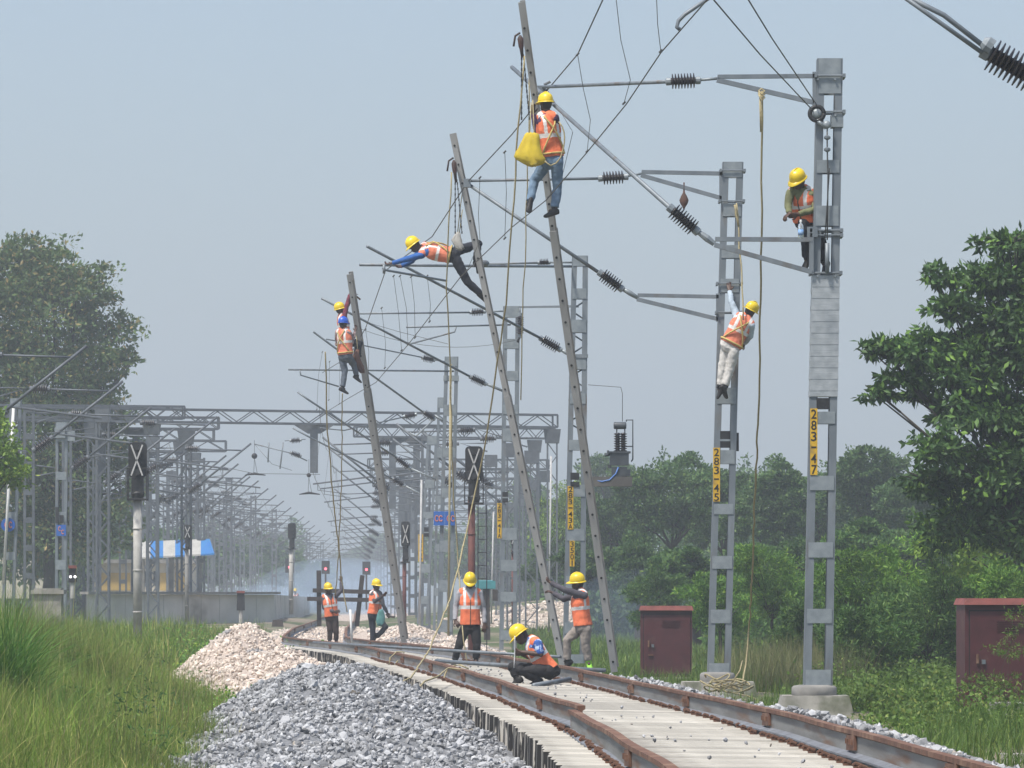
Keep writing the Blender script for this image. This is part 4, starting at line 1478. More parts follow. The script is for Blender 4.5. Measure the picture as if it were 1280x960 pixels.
# mast just off the right edge whose cantilever hangs into the picture
D = 50
t49, at = mast(D, (1360, 1402, -150), (1340, 1386, 890), 12, [(-150, -100), (0, 22), (110, 132), (220, 242), (330, 352), (440, 462), (550, 572), (660, 682), (770, 792), (860, 886)], 'near steel mast outside the right edge of the photo')
insulator(t49, P(1296, 100, D), P(1232, 64, D), .18, 9)
tubepart(t49, [P(1296, 100, D), P(1345, 128, D)], .04, 'link_fitting', 'galv_pale')
tubepart(t49, [P(1234, 61, D), P(1180, 19, D), P(1118, -12, D - .1)], .028)
tubepart(t49, [P(1228, 66, D - .12), P(1110, -18, D - .2)], .024, 'stay_tube')
mb = MB()
mb.lathe(P(1240, 60, D - .06), P(1228, 52, D - .06), [(0, .09), (.6, .09), (1, .05)], 10)
mb.build('joint_clamp', M['galv_pale'], t49)
tubepart(t49, [P(1345, 128, D), P(1362, 128, D)], .05, 'bracket_arm', 'galv')
t50 = thing('registration_arm', P(848, 35, 56), 'short grey tube with a hooked end reaching in from the top edge', 'registration arm')
tubepart(t50, [P(900, -12, 56), P(856, 18, 56), P(848, 26, 56), P(846, 34, 56), P(850, 37, 56)], .024, 'arm_tube', 'galv')

# ---------------------------------------------------------------- running wires
def sag(a, b, s, n=10):
    a, b = Vector(a), Vector(b)
    return [a.lerp(b, i / n) - Vector((0, 0, s * 4 * (i / n) * (1 - i / n))) for i in range(n + 1)]


def wire(name, pts, r, label, m='wire', group=None, cat='wire', parent=None, smooth=True):
    mb = MB()
    mb.tube(pts, r, 5)
    return mb.build(name, M[m], parent, smooth, label=label, cat=cat, group=group)


mes = [(800, -74, 55), (757, -8, 58), (722, 68, 67), (688, 108, 73.9), (640, 168, 77), (584, 228, 80), (540, 296, 86), (482, 338, 94), (457, 410, 112), (437, 445, 119), (403, 466, 144)]
con = [(960, -110, 48), (888, -5, 52), (826, 66, 58), (783, 130, 62), (735, 189, 67), (683, 250, 72), (640, 284, 76), (575, 347, 83), (510, 431, 98), (470, 478, 112), (432, 500, 124), (400, 520, 144)]
mw = thing('messenger_wire', P(*mes[4]), 'upper messenger wire running from the top edge past the ladder tops', 'wire')
mb = MB()
mb.tube([P(*q) for q in mes], .0095, 5)
mb.build('strand', M['wire'], mw, True)
drops = [((722, 68, 65), (729, 110, 66), (738, 150, 67), (734, 189, 67)), ((768, -20, 57), (776, 50, 60), (788, 100, 61), (780, 129, 62)), ((820, -20, 54), (822, 30, 57), (826, 64, 58)), ((684, 112, 74), (716, 165, 71), (704, 215, 72), (686, 246, 72)),
         ((631, 190, 73), (633, 240, 75), (631, 298, 76)), ((600, 222, 78), (598, 270, 80), (600, 300, 82), (584, 338, 83)), ((492, 345, 94), (498, 390, 97), (502, 438, 98)), ((500, 345, 94), (508, 385, 96), (510, 430, 98)), ((514, 346, 93), (518, 380, 95), (519, 422, 96)), ((534, 345, 92), (538, 380, 92), (537, 402, 93)), ((477, 385, 106), (482, 430, 108), (481, 460, 109)), ((457, 412, 112), (461, 440, 113), (460, 484, 114)), ((403, 440, 144), (398, 470, 144), (396, 512, 144)), ((412, 452, 140), (411, 500, 140)), ((425, 454, 138), (424, 505, 138))]
for q in drops:
    mb = MB()
    mb.tube([P(*z) for z in q], .0045, 4)
    mb.tube([P(*q[0]) - V(.02, 0, .02), P(*q[0]) + V(.02, 0, .02)], .014, 5)
    mb.tube([P(*q[-1]) - V(.02, 0, .02), P(*q[-1]) + V(.02, 0, .02)], .014, 5)
    mb.build('dropper', M['wire'], mw)
wire('contact_wire', [P(*q) for q in con], .0085, 'lower contact wire sweeping down from the hooked tube at the top edge')
wire('tension_wire', [P(1016, 138, 65), P(950, 68, 57), P(850, -50, 47)], .0085, 'left one of two wires rising from the mast pulley to the top edge')
wire('tension_wire', [P(1020, 130, 65), P(965, 48, 57), P(905, -50, 47)], .0085, 'right one of two wires rising from the mast pulley to the top edge')
wire('slack_wire', [P(560, 430, 105), P(500, 415, 110), P(462, 404, 114)] , .006, 'slack thin wire looping below the steady arm of mast 283-41A')
wire('slack_wire', sag(P(650, 424, 118), P(448, 410, 118), .32), .006, 'long slack wire hanging between the fourth mast and the third ladder')

# ---------------------------------------------------------------- receding rows: one mast with its cantilever, then copies
def row_mast(name, dirn, label, cat, group, h=8.0, both=False, lattice=False):
    t = thing(name, (0, 0, 0), label, cat, group)
    mb = MB()
    if lattice:
        for sx in (-.22, .22):
            for sy in (-.2, .2):
                mb.beam((sx, sy, 0), (sx, sy, h), .07, .07, (0, 1, 0))
        nb = int(h / .5)
        for i in range(nb):
            z0, z1 = i * h / nb, (i + 1) * h / nb
            s = 1 if i % 2 else -1
            for sy in (-.2, .2):
                mb.beam((-.22 * s, sy, z0), (.22 * s, sy, z1), .035, .035, (0, 1, 0))
            for sx in (-.22, .22):
                mb.beam((sx, -.2 * s, z0), (sx, .2 * s, z1), .035, .035, (1, 0, 0))
        mb.box((0, 0, h - .25), (.55, .5, .5))
    else:
        for sx in (-.15, .15):
            mb.beam((sx, 0, 0), (sx, 0, h), .09, .2, (0, 1, 0))
        for i in range(9):
            z = .15 + i * (h - .3) / 8
            mb.box((0, -.108, z), (.26, .012, .2))
            mb.box((0, .108, z), (.26, .012, .2))
    mb.build('post', M['galv_far'], t)
    for d in ((dirn, -dirn) if both else (dirn,)):
        for z0, x1, z1, z2 in ((5.9, 1.4, 5.75, 5.5), (7.7, 1.3, 7.7, 7.35)):
            mb = MB()
            mb.tube([(d * .15, 0, z0), (d * x1, 0, z1), (d * .15, 0, z2)], .035, 6)
            mb.build('bracket_arm', M['galv_far'], t)
        insulator(t, (d * 1.5, 0, 5.8), (d * 2.05, 0, 6.18), .19, 6, cap='galv_far')
        insulator(t, (d * 1.4, 0, 7.68), (d * 1.95, 0, 7.66), .16, 6, cap='galv_far')
        tubepart(t, [(d * 2.0, 0, 6.15), (d * 4.2, 0, 7.9)], .042, m='galv_far', n=6)
        tubepart(t, [(d * 1.9, 0, 7.66), (d * 3.8, 0, 7.6)], .03, 'stay_tube', 'galv_far', n=6)
        mb = MB()
        mb.tube([(d * 2.2, 0, 6.3), (d * 4.6, 0, 6.0)], .032, 6)
        mb.build('registration_tube', M['galv_far'], t)
        mb = MB()
        mb.tube([(d * 4.4, 0, 6.0), (d * 4.4, 0, 5.75), (d * 3.2, 0, 5.6)], .016, 6)
        mb.build('steady_arm', M['galv_far'], t)
    index_kids(t)
    return t


def spread(proto, places, labels=None):
    for i, (x, y) in enumerate(places):
        o = proto if i == 0 else copy_tree(proto)
        o.location = (x, y, float(gz(x, y)) - .05)
        o.rotation_euler = (0, 0, random.uniform(-.05, .05))


vx = lambda x0, d0, d: x0 - .0333 * (d - d0)
vb = lambda x0, d: x0 - .0215 * (d - 240)
L1 = [126, 146, 166, 188, 210, 234, 260, 288, 318, 350, 385, 425, 470, 520, 580, 650]
pr = row_mast('traction_mast', 1, 'grey mast with a cantilever reaching right, in the leftmost hazy row', 'mast', 'masts of the left row')
spread(pr, [(vx(-16.5, 160, d), d) for d in L1])
L2 = [222, 238, 254, 270, 288, 306, 324, 344, 364, 386, 408, 432, 458, 486, 516, 548, 584, 622, 664, 710, 760, 815, 880, 950]
pr = row_mast('traction_mast', 1, 'grey mast with cantilevers on both sides, in the long hazy left row', 'mast', 'double armed masts of the long row', 8.0, True)
spread(pr, [(vb(-17.8, d), d) for d in L2])
L2b = [232, 268, 310, 358, 415, 480, 555, 645]
pr = row_mast('traction_mast', -1, 'hazy mast with one arm reaching left, just right of the double armed row', 'mast', 'single armed masts beside the long row')
spread(pr, [(vb(-15.2, d), d) for d in L2b])
L3 = [195, 222, 250, 280, 312, 346, 384, 425, 470, 520, 580, 650, 730]
pr = row_mast('traction_mast', -1, 'hazy grey mast with a cantilever reaching left, in the row along the repaired track', 'mast', 'masts along the repaired track')
spread(pr, [(float(np.interp(d, DD, TX)) + GAUGE + 3.0, d) for d in L3])
L4 = [172, 205, 240, 280]
pr = row_mast('lattice_mast', 1, 'lattice mast standing among the left yard lines', 'mast', 'lattice masts of the left yard', 8.2, False, True)
spread(pr, [(-15.0, 176), (-15.4, 206), (-19.5, 216), (-18.5, 262)])
L5 = [(1.9, 176), (2.6, 182), (1.1, 196), (0.6, 236)]
pr = row_mast('lattice_mast', -1, 'pale lattice mast in the group right of the standing workman', 'mast', 'lattice masts right of the track', 7.2, False, True)
for i, (x, y) in enumerate([(.05, 172), (.75, 186), (-.9, 205), (1.2, 262)]):
    o = pr if i == 0 else copy_tree(pr)
    o.location = (x, y, float(gz(x, y)) - .1)
for d0, x0, lab in ((130, vx(-16.5, 160, 130) + 4.0, 'left row'), (238, vb(-17.8, 238) + 3.9, 'long hazy row, right arms'), (238, vb(-17.8, 238) - 3.9, 'long hazy row, left arms'), (170, None, 'repaired track beyond the work')):
    dl = {'left row': L1, 'long hazy row, right arms': L2, 'long hazy row, left arms': L2}.get(lab, [152] + L3)
    hi, lo = [], []
    for a, b in zip(dl[:-1], dl[1:]):
        for q in np.linspace(0, 1, 6)[:-1]:
            d = a + (b - a) * q
            x = float(np.interp(d, DD, TX)) + .9 if x0 is None else x0 - (.0215 if 'long' in lab else .0333) * (d - d0)
            g = -.45
            hi.append((x, d, g + 7.7 - .55 * 4 * q * (1 - q)))
            lo.append((x - .2, d, g + 5.65))
    mw2 = thing('overhead_line', hi[0], 'thin hazy wires strung along the ' + lab, 'wire')
    for nm, pts in (('messenger_strand', hi), ('contact_strand', lo)):
        mb = MB()
        mb.tube(pts, .008, 4)
        mb.build(nm, M['wire'], mw2, True)
    for p, q in zip(hi[1::3], lo[1::3]):
        mb = MB()
        mb.tube([p, q], .005, 3)
        mb.build('dropper', M['wire'], mw2)

# ---------------------------------------------------------------- portals
def truss(mb, a, b, dep, hgt, nb, ch=.085, dg=.04):
    """box truss boom; a,b = ends of the lower front chord"""
    a, b = Vector(a), Vector(b)
    x = (b - a).normalized()
    yv = Vector((-x.y, x.x, 0)) * dep
    zv = Vector((0, 0, hgt))
    for o in (Vector(), yv, zv, yv + zv):
        mb.beam(a + o, b + o, ch, ch)
    for f in (Vector(), yv):
        mb.beam(a + f, a + f + zv, ch * .8, ch * .8, x)
        mb.beam(b + f, b + f + zv, ch * .8, ch * .8, x)
        for i in range(nb):
            p, q = a.lerp(b, i / nb) + f, a.lerp(b, (i + 1) / nb) + f
            m_ = (p + q) / 2
            mb.beam(p, m_ + zv, dg, dg, x)
            mb.beam(m_ + zv, q, dg, dg, x)
    for i in range(nb):
        p, q = a.lerp(b, i / nb), a.lerp(b, (i + 1) / nb)
        mb.beam(p + zv, q + yv + zv, dg, dg)
        mb.beam(p, q + yv, dg, dg)


def leg_lattice(mb, c, z0, z1, wx=.42, wy=.5):
    for sx in (-1, 1):
        for sy in (-1, 1):
            mb.beam((c[0] + sx * wx / 2, c[1] + sy * wy / 2, z0), (c[0] + sx * wx / 2, c[1] + sy * wy / 2, z1), .075, .075, (0, 1, 0))
    nb = int((z1 - z0) / .55)
    for i in range(nb):
        a, b = z0 + (z1 - z0) * i / nb, z0 + (z1 - z0) * (i + 1) / nb
        s = 1 if i % 2 else -1
        for sy in (-1, 1):
            mb.beam((c[0] - s * wx / 2, c[1] + sy * wy / 2, a), (c[0] + s * wx / 2, c[1] + sy * wy / 2, b), .035, .035, (0, 1, 0))
        for sx in (-1, 1):
            mb.beam((c[0] + sx * wx / 2, c[1] - s * wy / 2, a), (c[0] + sx * wx / 2, c[1] + s * wy / 2, b), .035, .035, (1, 0, 0))


def portal(D0, D1, px0, px1, py, hgt, legs, drops, label, nb, group=None):
    """boom from (px0 at D0) to (px1 at D1), lower chord at photo row py (at D1)"""
    b = P(px1, py, D1)
    a = P(px0, py, D0)
    a.z = b.z
    t = thing('portal_gantry', Vector((b.x, D1, -.45)), label, 'gantry', group)
    mb = MB()
    truss(mb, a, b, .6, hgt, nb)
    mb.build('boom', M['galv_far'], t)
    for lx in legs:
        q = (lx - px0) / (px1 - px0)
        c = a.lerp(b, q) + V(0, .3, 0)
        mb = MB()
        leg_lattice(mb, (c.x, c.y), -.5, c.z - .7)
        mb.box((c.x, c.y, c.z - .4), (.62, .62, .62), taper=1.25)
        mb.build('leg', M['galv_far'], t)
    for (lx, ln) in drops:
        q = (lx - px0) / (px1 - px0)
        c = a.lerp(b, q) + V(0, .3, 0)
        mb = MB()
        mb.add([(c.x - .95, c.y - .1, c.z), (c.x + .95, c.y - .1, c.z), (c.x + .95, c.y + .1, c.z), (c.x - .95, c.y + .1, c.z),
                (c.x - .28, c.y - .1, c.z - .42), (c.x + .28, c.y - .1, c.z - .42), (c.x + .28, c.y + .1, c.z - .42), (c.x - .28, c.y + .1, c.z - .42)],
               [(0, 1, 2, 3), (7, 6, 5, 4), (0, 4, 5, 1), (1, 5, 6, 2), (2, 6, 7, 3), (3, 7, 4, 0)])
        mb.box((c.x, c.y, c.z - .4 - ln / 2), (.34, .3, ln))
        mb.build('drop_post', M['galv_far'], t)
    return t


portal(206, 215, 20, 697, 534, .55, (112, 690), ((385, 1.75),), 'nearest wide gantry spanning the lines behind the three ladders', 15)
portal(240, 243, 446, 694, 548, .5, (668,), ((490, 3.2), (520, 3.3)), 'shorter gantry just behind the nearest one, with two drop posts', 11)
for i, (D, pr_) in enumerate(((262, 686), (282, 674), (304, 664), (328, 655), (354, 646), (384, 637), (418, 628), (456, 618), (500, 606), (560, 592))):
    k = F / D
    y_ = HY - (8.3 - 1.15) * k
    x0_ = 462 + i * 3
    portal(D - 2, D, x0_, pr_, y_, .5, (pr_ - 6,), ((x0_ + 40, 3.0),), 'fainter gantry in the stack receding into the haze', 9, 'receding gantries')
for i, (D, x1, y_, lab) in enumerate(((207, 231, 523, 'yard gantry with the highest and shortest free end, left of the signal'), (218, 274, 536, 'yard gantry second from the top, left of the wide gantries'), (230, 268, 550.5, 'yard gantry third from the top, left of the wide gantries'), (243, 283, 564, 'lowest of the four yard gantries left of the wide ones'))):
    portal(D, D + 2, -30, x1, y_, .52, (x1 - 42,), ((x1 - 105, 2.0),), lab, 7)

# suspended section insulator group below the wide gantry
sg = thing('suspended_cantilever', P(350, 570, 214), 'hanging cantilever with two insulators left of the drop post', 'cantilever')
tubepart(sg, [P(382, 549, 214), P(356, 551, 214)], .02, 'stay_tube')
insulator(sg, P(376, 550, 214), P(363, 551, 214), .13, 6)
tubepart(sg, [P(318, 555, 214), P(362, 566, 214), P(384, 576, 214)], .025)
insulator(sg, P(376, 570, 214), P(363, 566, 214), .13, 6)
tubepart(sg, [P(336, 553, 214), P(335, 578, 214)], .03, 'dropper_bar')
tubepart(sg, [P(354, 553, 214), P(350, 586, 214)], .03, 'dropper_bar')
tubepart(sg, [P(318, 555, 214), P(340, 580, 214), P(365, 588, 214)], .012, 'registration_tube')
for (px_, py_, lab) in ((318, 570, 'round dark wire balance ball left of the hanging cantilever'), (386, 594, 'small dark ball hanging below the drop post')):
    mb = MB()
    rr = .13 if px_ < 350 else .1
    mb.ell(P(px_, py_, 214), (V(rr, 0, 0), V(0, rr, 0), V(0, 0, rr)), 14, 10)
    mb.tube([P(px_, py_ - 20, 214), P(px_, py_ - 3, 214)], .01, 5)
    mb.tube([P(px_, py_ + 3, 214), P(px_ - 1, py_ + 24, 214)], .01, 5)
    mb.tube([P(px_, py_ + 3, 214), P(px_ + 4, py_ + 24, 214)], .01, 5)
    mb.tube([P(px_ - 12, py_ + 24, 214), P(px_, py_ + 22, 214), P(px_ + 14, py_ + 24, 214)], [.02, .06, .02], 6)
    o = mb.build('section_insulator', M['black'], None, True)
    tag(o, lab, 'insulator')
wire('contact_wire', [P(280, 584, 213), P(318, 592, 213), P(400, 593, 213)], .012, 'thin wire under the hanging cantilever')
# ---------------------------------------------------------------- ladders (seen edge-on: two rails one behind the other)
def ladder(label, pts, w0, w1, split=None, sep=.36, dx=.05, rung=.335):
    """pts = [(px,py,D) foot, (px,py,D) head]; split = (t, width factor) joint of the two lengths"""
    a, b = P(*pts[0]), P(*pts[-1])
    t = thing('ladder', a, label, 'ladder')
    ax = (b - a).normalized()
    dn = Vector((0, 1, 0))
    sd_ = dn - ax * dn.dot(ax)
    sd_.normalize()
    wide = ax.cross(sd_).normalized()
    L = (b - a).length
    secs = [(0, split + .01, w0, 0.0), (split - .03, 1, w1, .02)] if split else [(0, 1, w0, 0.0)]
    for (q0, q1, w_, ins) in secs:
        for s in (0, 1):
            o = sd_ * ((sep - ins * 2) * s + ins) + Vector((dx * s, 0, 0))
            mb = MB()
            p0, p1 = a + ax * L * q0 + o, a + ax * L * q1 + o
            mb.beam(p0, p1, w_, .028, sd_)
            for e in (-1, 1):
                mb.beam(p0 + wide * e * (w_ / 2 - .006) + sd_ * .025 * (1 if s == 0 else -1), p1 + wide * e * (w_ / 2 - .006) + sd_ * .025 * (1 if s == 0 else -1), .012, .03, sd_)
            mb.build('side_rail', M['alu'], t)
        n = int(L * (q1 - q0) / rung)
        for i in range(n):
            c = a + ax * (L * q0 + rung * (i + .5))
            mb = MB()
            mb.tube([c + sd_ * (ins - .014), c + sd_ * (sep - ins + .01) + Vector((dx, 0, 0))], .017, 7)
            r_o = mb.build('rung', M['alu'], t)
            WORLD[r_o.name] = WORLD[t.name]
            mb = MB()
            mb.tube([c + sd_ * (ins - .022), c + sd_ * (ins - .008)], .019, 8)
            mb.build('rung_hole', M['dark'], r_o)
    return t


ladder('tallest grey ladder, nearest, with a workman and a yellow bag near its top', [(768, 840, 74.2), (651, 3, 71.9)], .105, .08, .655, dx=.035)
ladder('middle grey ladder with a workman stretched out sideways from its top', [(703, 832, 84.9), (565, 167, 83.8)], .11, .09, .50, dx=.035)
ladder('farthest grey ladder with two workmen close together near its top', [(505, 804, 116), (436, 343, 113.5)], .14, .11, .675, rung=.36)

# ---------------------------------------------------------------- ropes
def rope(label, pts, r=.012, m='rope', name='rope', n=6, jit=.012):
    q = [P(*p) for p in pts]
    fine = []
    for a, b in zip(q[:-1], q[1:]):
        k = max(2, int((b - a).length / .35))
        for i in range(k):
            fine.append(a.lerp(b, i / k) + Vector((random.uniform(-jit, jit), random.uniform(-jit, jit), 0)))
    fine.append(q[-1])
    mb = MB()
    mb.tube(fine, r, n)
    o = mb.build(name, M[m], None, True)
    return tag(o, label, 'rope')


rope('long straw coloured rope hanging from the bracket of the nearest mast', [(952, 114, 64.8), (952, 300, 65.5), (948, 520, 68), (941, 690, 74), (937, 785, 78), (932, 830, 78), (925, 870, 77)], .014)
mb = MB()
for i in range(3):
    c = P(952, 114 + i * 4, 64.8)
    mb.tube([c + V(-.04, -.03, .02 * i), c + V(.0, -.05, -.05), c + V(.04, -.02, .0), c + V(0, .05, .04), c + V(-.04, -.03, .02 * i)], .012, 6)
mb.tube([P(950, 122, 64.8), P(951, 165, 64.8)], .012, 6)
tag(mb.build('rope_knot', M['rope'], None, True), 'knotted rope loop tied round the upper bracket of the nearest mast', 'rope')
rope('pale rope slanting from the top of the tallest ladder down to the stone heap', [(655, 70, 71.8), (650, 130, 71.8), (640, 280, 72.3), (633, 380, 73), (622, 450, 74), (612, 520, 75), (600, 590, 76), (584, 665, 76), (562, 750, 75), (538, 810, 70), (515, 846, 64), (496, 856, 60), (480, 862, 58)], .013)
rope('loose tail of pale rope lying over the sleeper ends', [(584, 838, 66), (560, 835, 66), (548, 845, 62), (530, 852, 60), (518, 866, 58), (508, 880, 56)], .012)
rope('small loop of rope thrown over the left rail', [(486, 832, 84), (488, 822, 84), (495, 815, 85), (506, 815, 85), (500, 822, 85), (493, 832, 84)], .012)
rope('second loop of rope draped on the left rail in front of the standing workman', [(553, 855, 68), (556, 842, 69), (563, 833, 70), (575, 831, 70), (586, 836, 70)], .012)
rope('vertical rope falling from the pulley on the middle ladder to the standing workman', [(565, 215, 83.6), (560, 300, 83.8), (558, 360, 84.3), (563, 470, 85), (566, 600, 85.6), (572, 700, 86), (577, 775, 85.2), (578, 792, 85), (582, 812, 85), (585, 832, 85)], .012)
rope('rope falling from the farthest ladder to the raised hand of a workman', [(407, 440, 114), (408, 520, 115), (416, 620, 118), (425, 700, 122), (427, 725, 124), (430, 745, 124), (434, 765, 124)], .017)
rope('second strand of rope hanging beside the farthest ladder', [(428, 492, 114), (427, 600, 117), (423, 700, 122), (419, 745, 124)], .015)
rope('twin hanging rope behind the tallest ladder', [(661, 90, 72.4), (660, 200, 72.6), (656, 330, 73), (652, 420, 73.5), (651, 500, 74)], .009)
mb = MB()
for i in range(9):
    c = P(905 + random.uniform(-18, 16), 862 + random.uniform(-6, 6), 76.5)
    R = random.uniform(.16, .3)
    ph = random.uniform(0, 6.28)
    mb.tube([c + Vector((math.cos(a + ph) * R, math.sin(a + ph) * R * 2, .05 * math.sin(a * 2) + .02 * i)) for a in np.linspace(0, 5.6, 18)], .013, 6)
mb.tube([P(912, 858, 76.5), P(925, 838, 76.5), P(928, 826, 77)], .011, 6)
mb.tube([P(915, 866, 76), P(935, 870, 75), P(945, 874, 75), P(948, 886, 75)], .013, 6)
tag(mb.build('rope_coil', M['rope'], None, True), 'tangled coil of straw rope lying at the foundation of mast 283-45', 'rope')


def tackle(label, px, py0, py1, D):
    t = thing('chain_hoist', P(px, py1, D), label, 'hoist')
    mb = MB()
    a, b = P(px, py0, D), P(px + 3, py0 + 28, D)
    mb.lathe(a, b, [(0, .015), (.15, .045), (.5, .04), (.6, .03), (1, .02)], 10)
    mb.tube([P(px - 8, py0 + 14, D), P(px - 6, py0 + 1, D), P(px, py0 - 3, D)], .016, 6)
    mb.build('hoist_body', mat('worn_hoist', (0.07, 0.03, 0.025), (0.04, 0.033, 0.028), 12, 0.7), t, True)
    for q in (0, 7):
        mb = MB()
        z = py0 + 26
        i = 0
        while z < py1:
            s = .012 if i % 2 else .003
            mb.box(P(px + 2 + q * .8 * (z - py0) / 60, z, D), (.012 + s, .012, .045))
            z += 3.4
            i += 1
        mb.build('chain', M['black'], t)
    return t


tackle('chain hoist hooked to the top of the tallest ladder', 650, 44, 150, 71.8)
tackle('chain hoist hooked to the top of the middle ladder', 567, 200, 292, 83.8)

# ---------------------------------------------------------------- bags
def bag(label, D, top, outline, thick, m, straps, name='bag'):
    """sack: outline of (py, px_left, px_right) rows, swollen front to back"""
    t = thing(name, P(top[0], outline[-1][0], D), label, 'bag')
    mb = MB()
    rings = []
    n = 18
    for i, (py, l, r_) in enumerate(outline):
        a, b = P(l, py, D), P(r_, py, D)
        c = (a + b) / 2
        rx = (b.x - a.x) / 2
        q = i / (len(outline) - 1)
        ry = thick * (0.25 + .75 * math.sin(min(1, q * 1.25) * math.pi * .62))
        rings.append([c + Vector((math.cos(j / n * 6.2832) * rx * (1 + .04 * math.sin(j * 3.7 + i)), math.sin(j / n * 6.2832) * ry * (1 + .30 * math.sin(j * 2.9 + i * .35)), .012 * math.sin(j * 1.9 + i * 2))) for j in range(n)])
    mb.rings(rings)
    mb.build('sack', m, t, True)
    for s in straps:
        mb = MB()
        mb.tube([P(*q) for q in s], .008, 6)
        mb.build('strap', M['rope'], t, True)
    return t


bag('bulging yellow cloth bag tied to the tallest ladder', 71.6, (663, 166), [(166, 658, 667), (168, 656, 673), (172, 654, 674.5), (178, 651, 675), (185, 647.5, 676.5), (191, 644.5, 678.5), (195, 643, 680), (199, 645, 681.5), (203, 651, 681), (206, 657, 676), (207.5, 661, 670)], .12,
    mat('yellow_bag_cloth', (0.62, 0.47, 0.035), (0.45, 0.33, 0.025), 5, 0.85, 0, 0.5), [[(662, 168, 71.6), (663, 150, 71.7), (664, 128, 71.8)], [(668, 170, 71.6), (667, 150, 71.7), (666, 125, 71.8)]])
bag('small dirty white bag hanging at the middle ladder by the stretched workman', 84.2, (572, 290), [(290, 571, 574), (292, 569.5, 575.5), (296, 566.5, 576), (300, 564, 577.5), (304, 566, 578), (308, 568, 580), (311, 570, 581), (312.5, 573, 578)], .06,
    mat('white_bag_cloth', (0.42, 0.41, 0.38), (0.30, 0.29, 0.27), 7, 0.9, 0, 0.5), [[(572, 292, 84.2), (575, 262, 84.1), (578, 240, 84), (575, 222, 84)], [(574, 293, 84.2), (578, 262, 84.1)]])
bag('brown cloth bag hanging against the farthest ladder below the blue helmet', 113.4, (446, 436), [(437, 445, 449), (444, 441, 449), (452, 440, 452), (458, 443, 455), (463, 447, 456), (466, 450, 456)], .16,
    mat('brown_bag_cloth', (0.17, 0.08, 0.05), (0.11, 0.055, 0.04), 7, 0.9, 0, 0.4), [[(447, 438, 113.4), (446, 425, 113.5), (444, 415, 113.6)]])

# water bottle hung from the seated workman's mast
D = 64.6
t = thing('water_bottle', P(1001, 299, D), 'clear plastic water bottle with a blue label standing by the seated workman', 'bottle')
gm, gnt, gout = _nodes('clear_plastic')
gb = gnt.nodes.new('ShaderNodeBsdfPrincipled')
gb.inputs['Base Color'].default_value = (.8, .88, .92, 1)
gb.inputs['Transmission Weight'].default_value = .75
gb.inputs['Roughness'].default_value = .12
gb.inputs['IOR'].default_value = 1.2
gnt.links.new(gb.outputs[0], gout.inputs[0])
mb = MB()
mb.lathe(P(1001, 298, D - .05), P(1001, 277, D - .05), [(0, .03), (.03, .036), (.7, .036), (.82, .03), (.9, .014), (1, .014)], 14)
mb.build('bottle_body', gm, t, True)
mb = MB()
mb.lathe(P(1001, 294, D - .05), P(1001, 287, D - .05), [(0, .0365), (.0, .0375), (1, .0375), (1, .0365)], 14)
mb.build('paper_label', mat('blue_paper', (0.10, 0.25, 0.55), (0.35, 0.5, 0.7), 20, 0.6), t, True)
mb = MB()
mb.lathe(P(1001, 277.5, D - .05), P(1001, 274.5, D - .05), [(0, .017), (1, .016)], 12)
mb.build('cap', M['white'], t)

# ---------------------------------------------------------------- loose pipes laid over the rails
for (pts, r, lab) in (([(392, 803, 105), (560, 813, 84.5), (700, 821, 82.5)], .026, 'long grey pipe laid across the rails behind the standing workman'),
                      ([(545, 826, 80), (620, 831, 73), (757, 838, 72.5)], .032, 'long grey pipe laid across the rails in front of the squatting workman'),
                      ([(667, 857, 65.2), (690, 853, 65.8), (712, 849, 66.4)], .035, 'short grey pipe lying on the sleepers beside the squatting workman')):
    mb = MB()
    mb.tube([P(*q) for q in pts], r, 8)
    tag(mb.build('pipe', M['galv'], None, True), lab, 'pipe')
mb = MB()
mb.tube([P(438, 762, 121), P(440, 805, 121)], .03, 8)
tag(mb.build('white_pipe', M['white'], None, True), 'short white upright pipe between the two walking workmen', 'pipe')

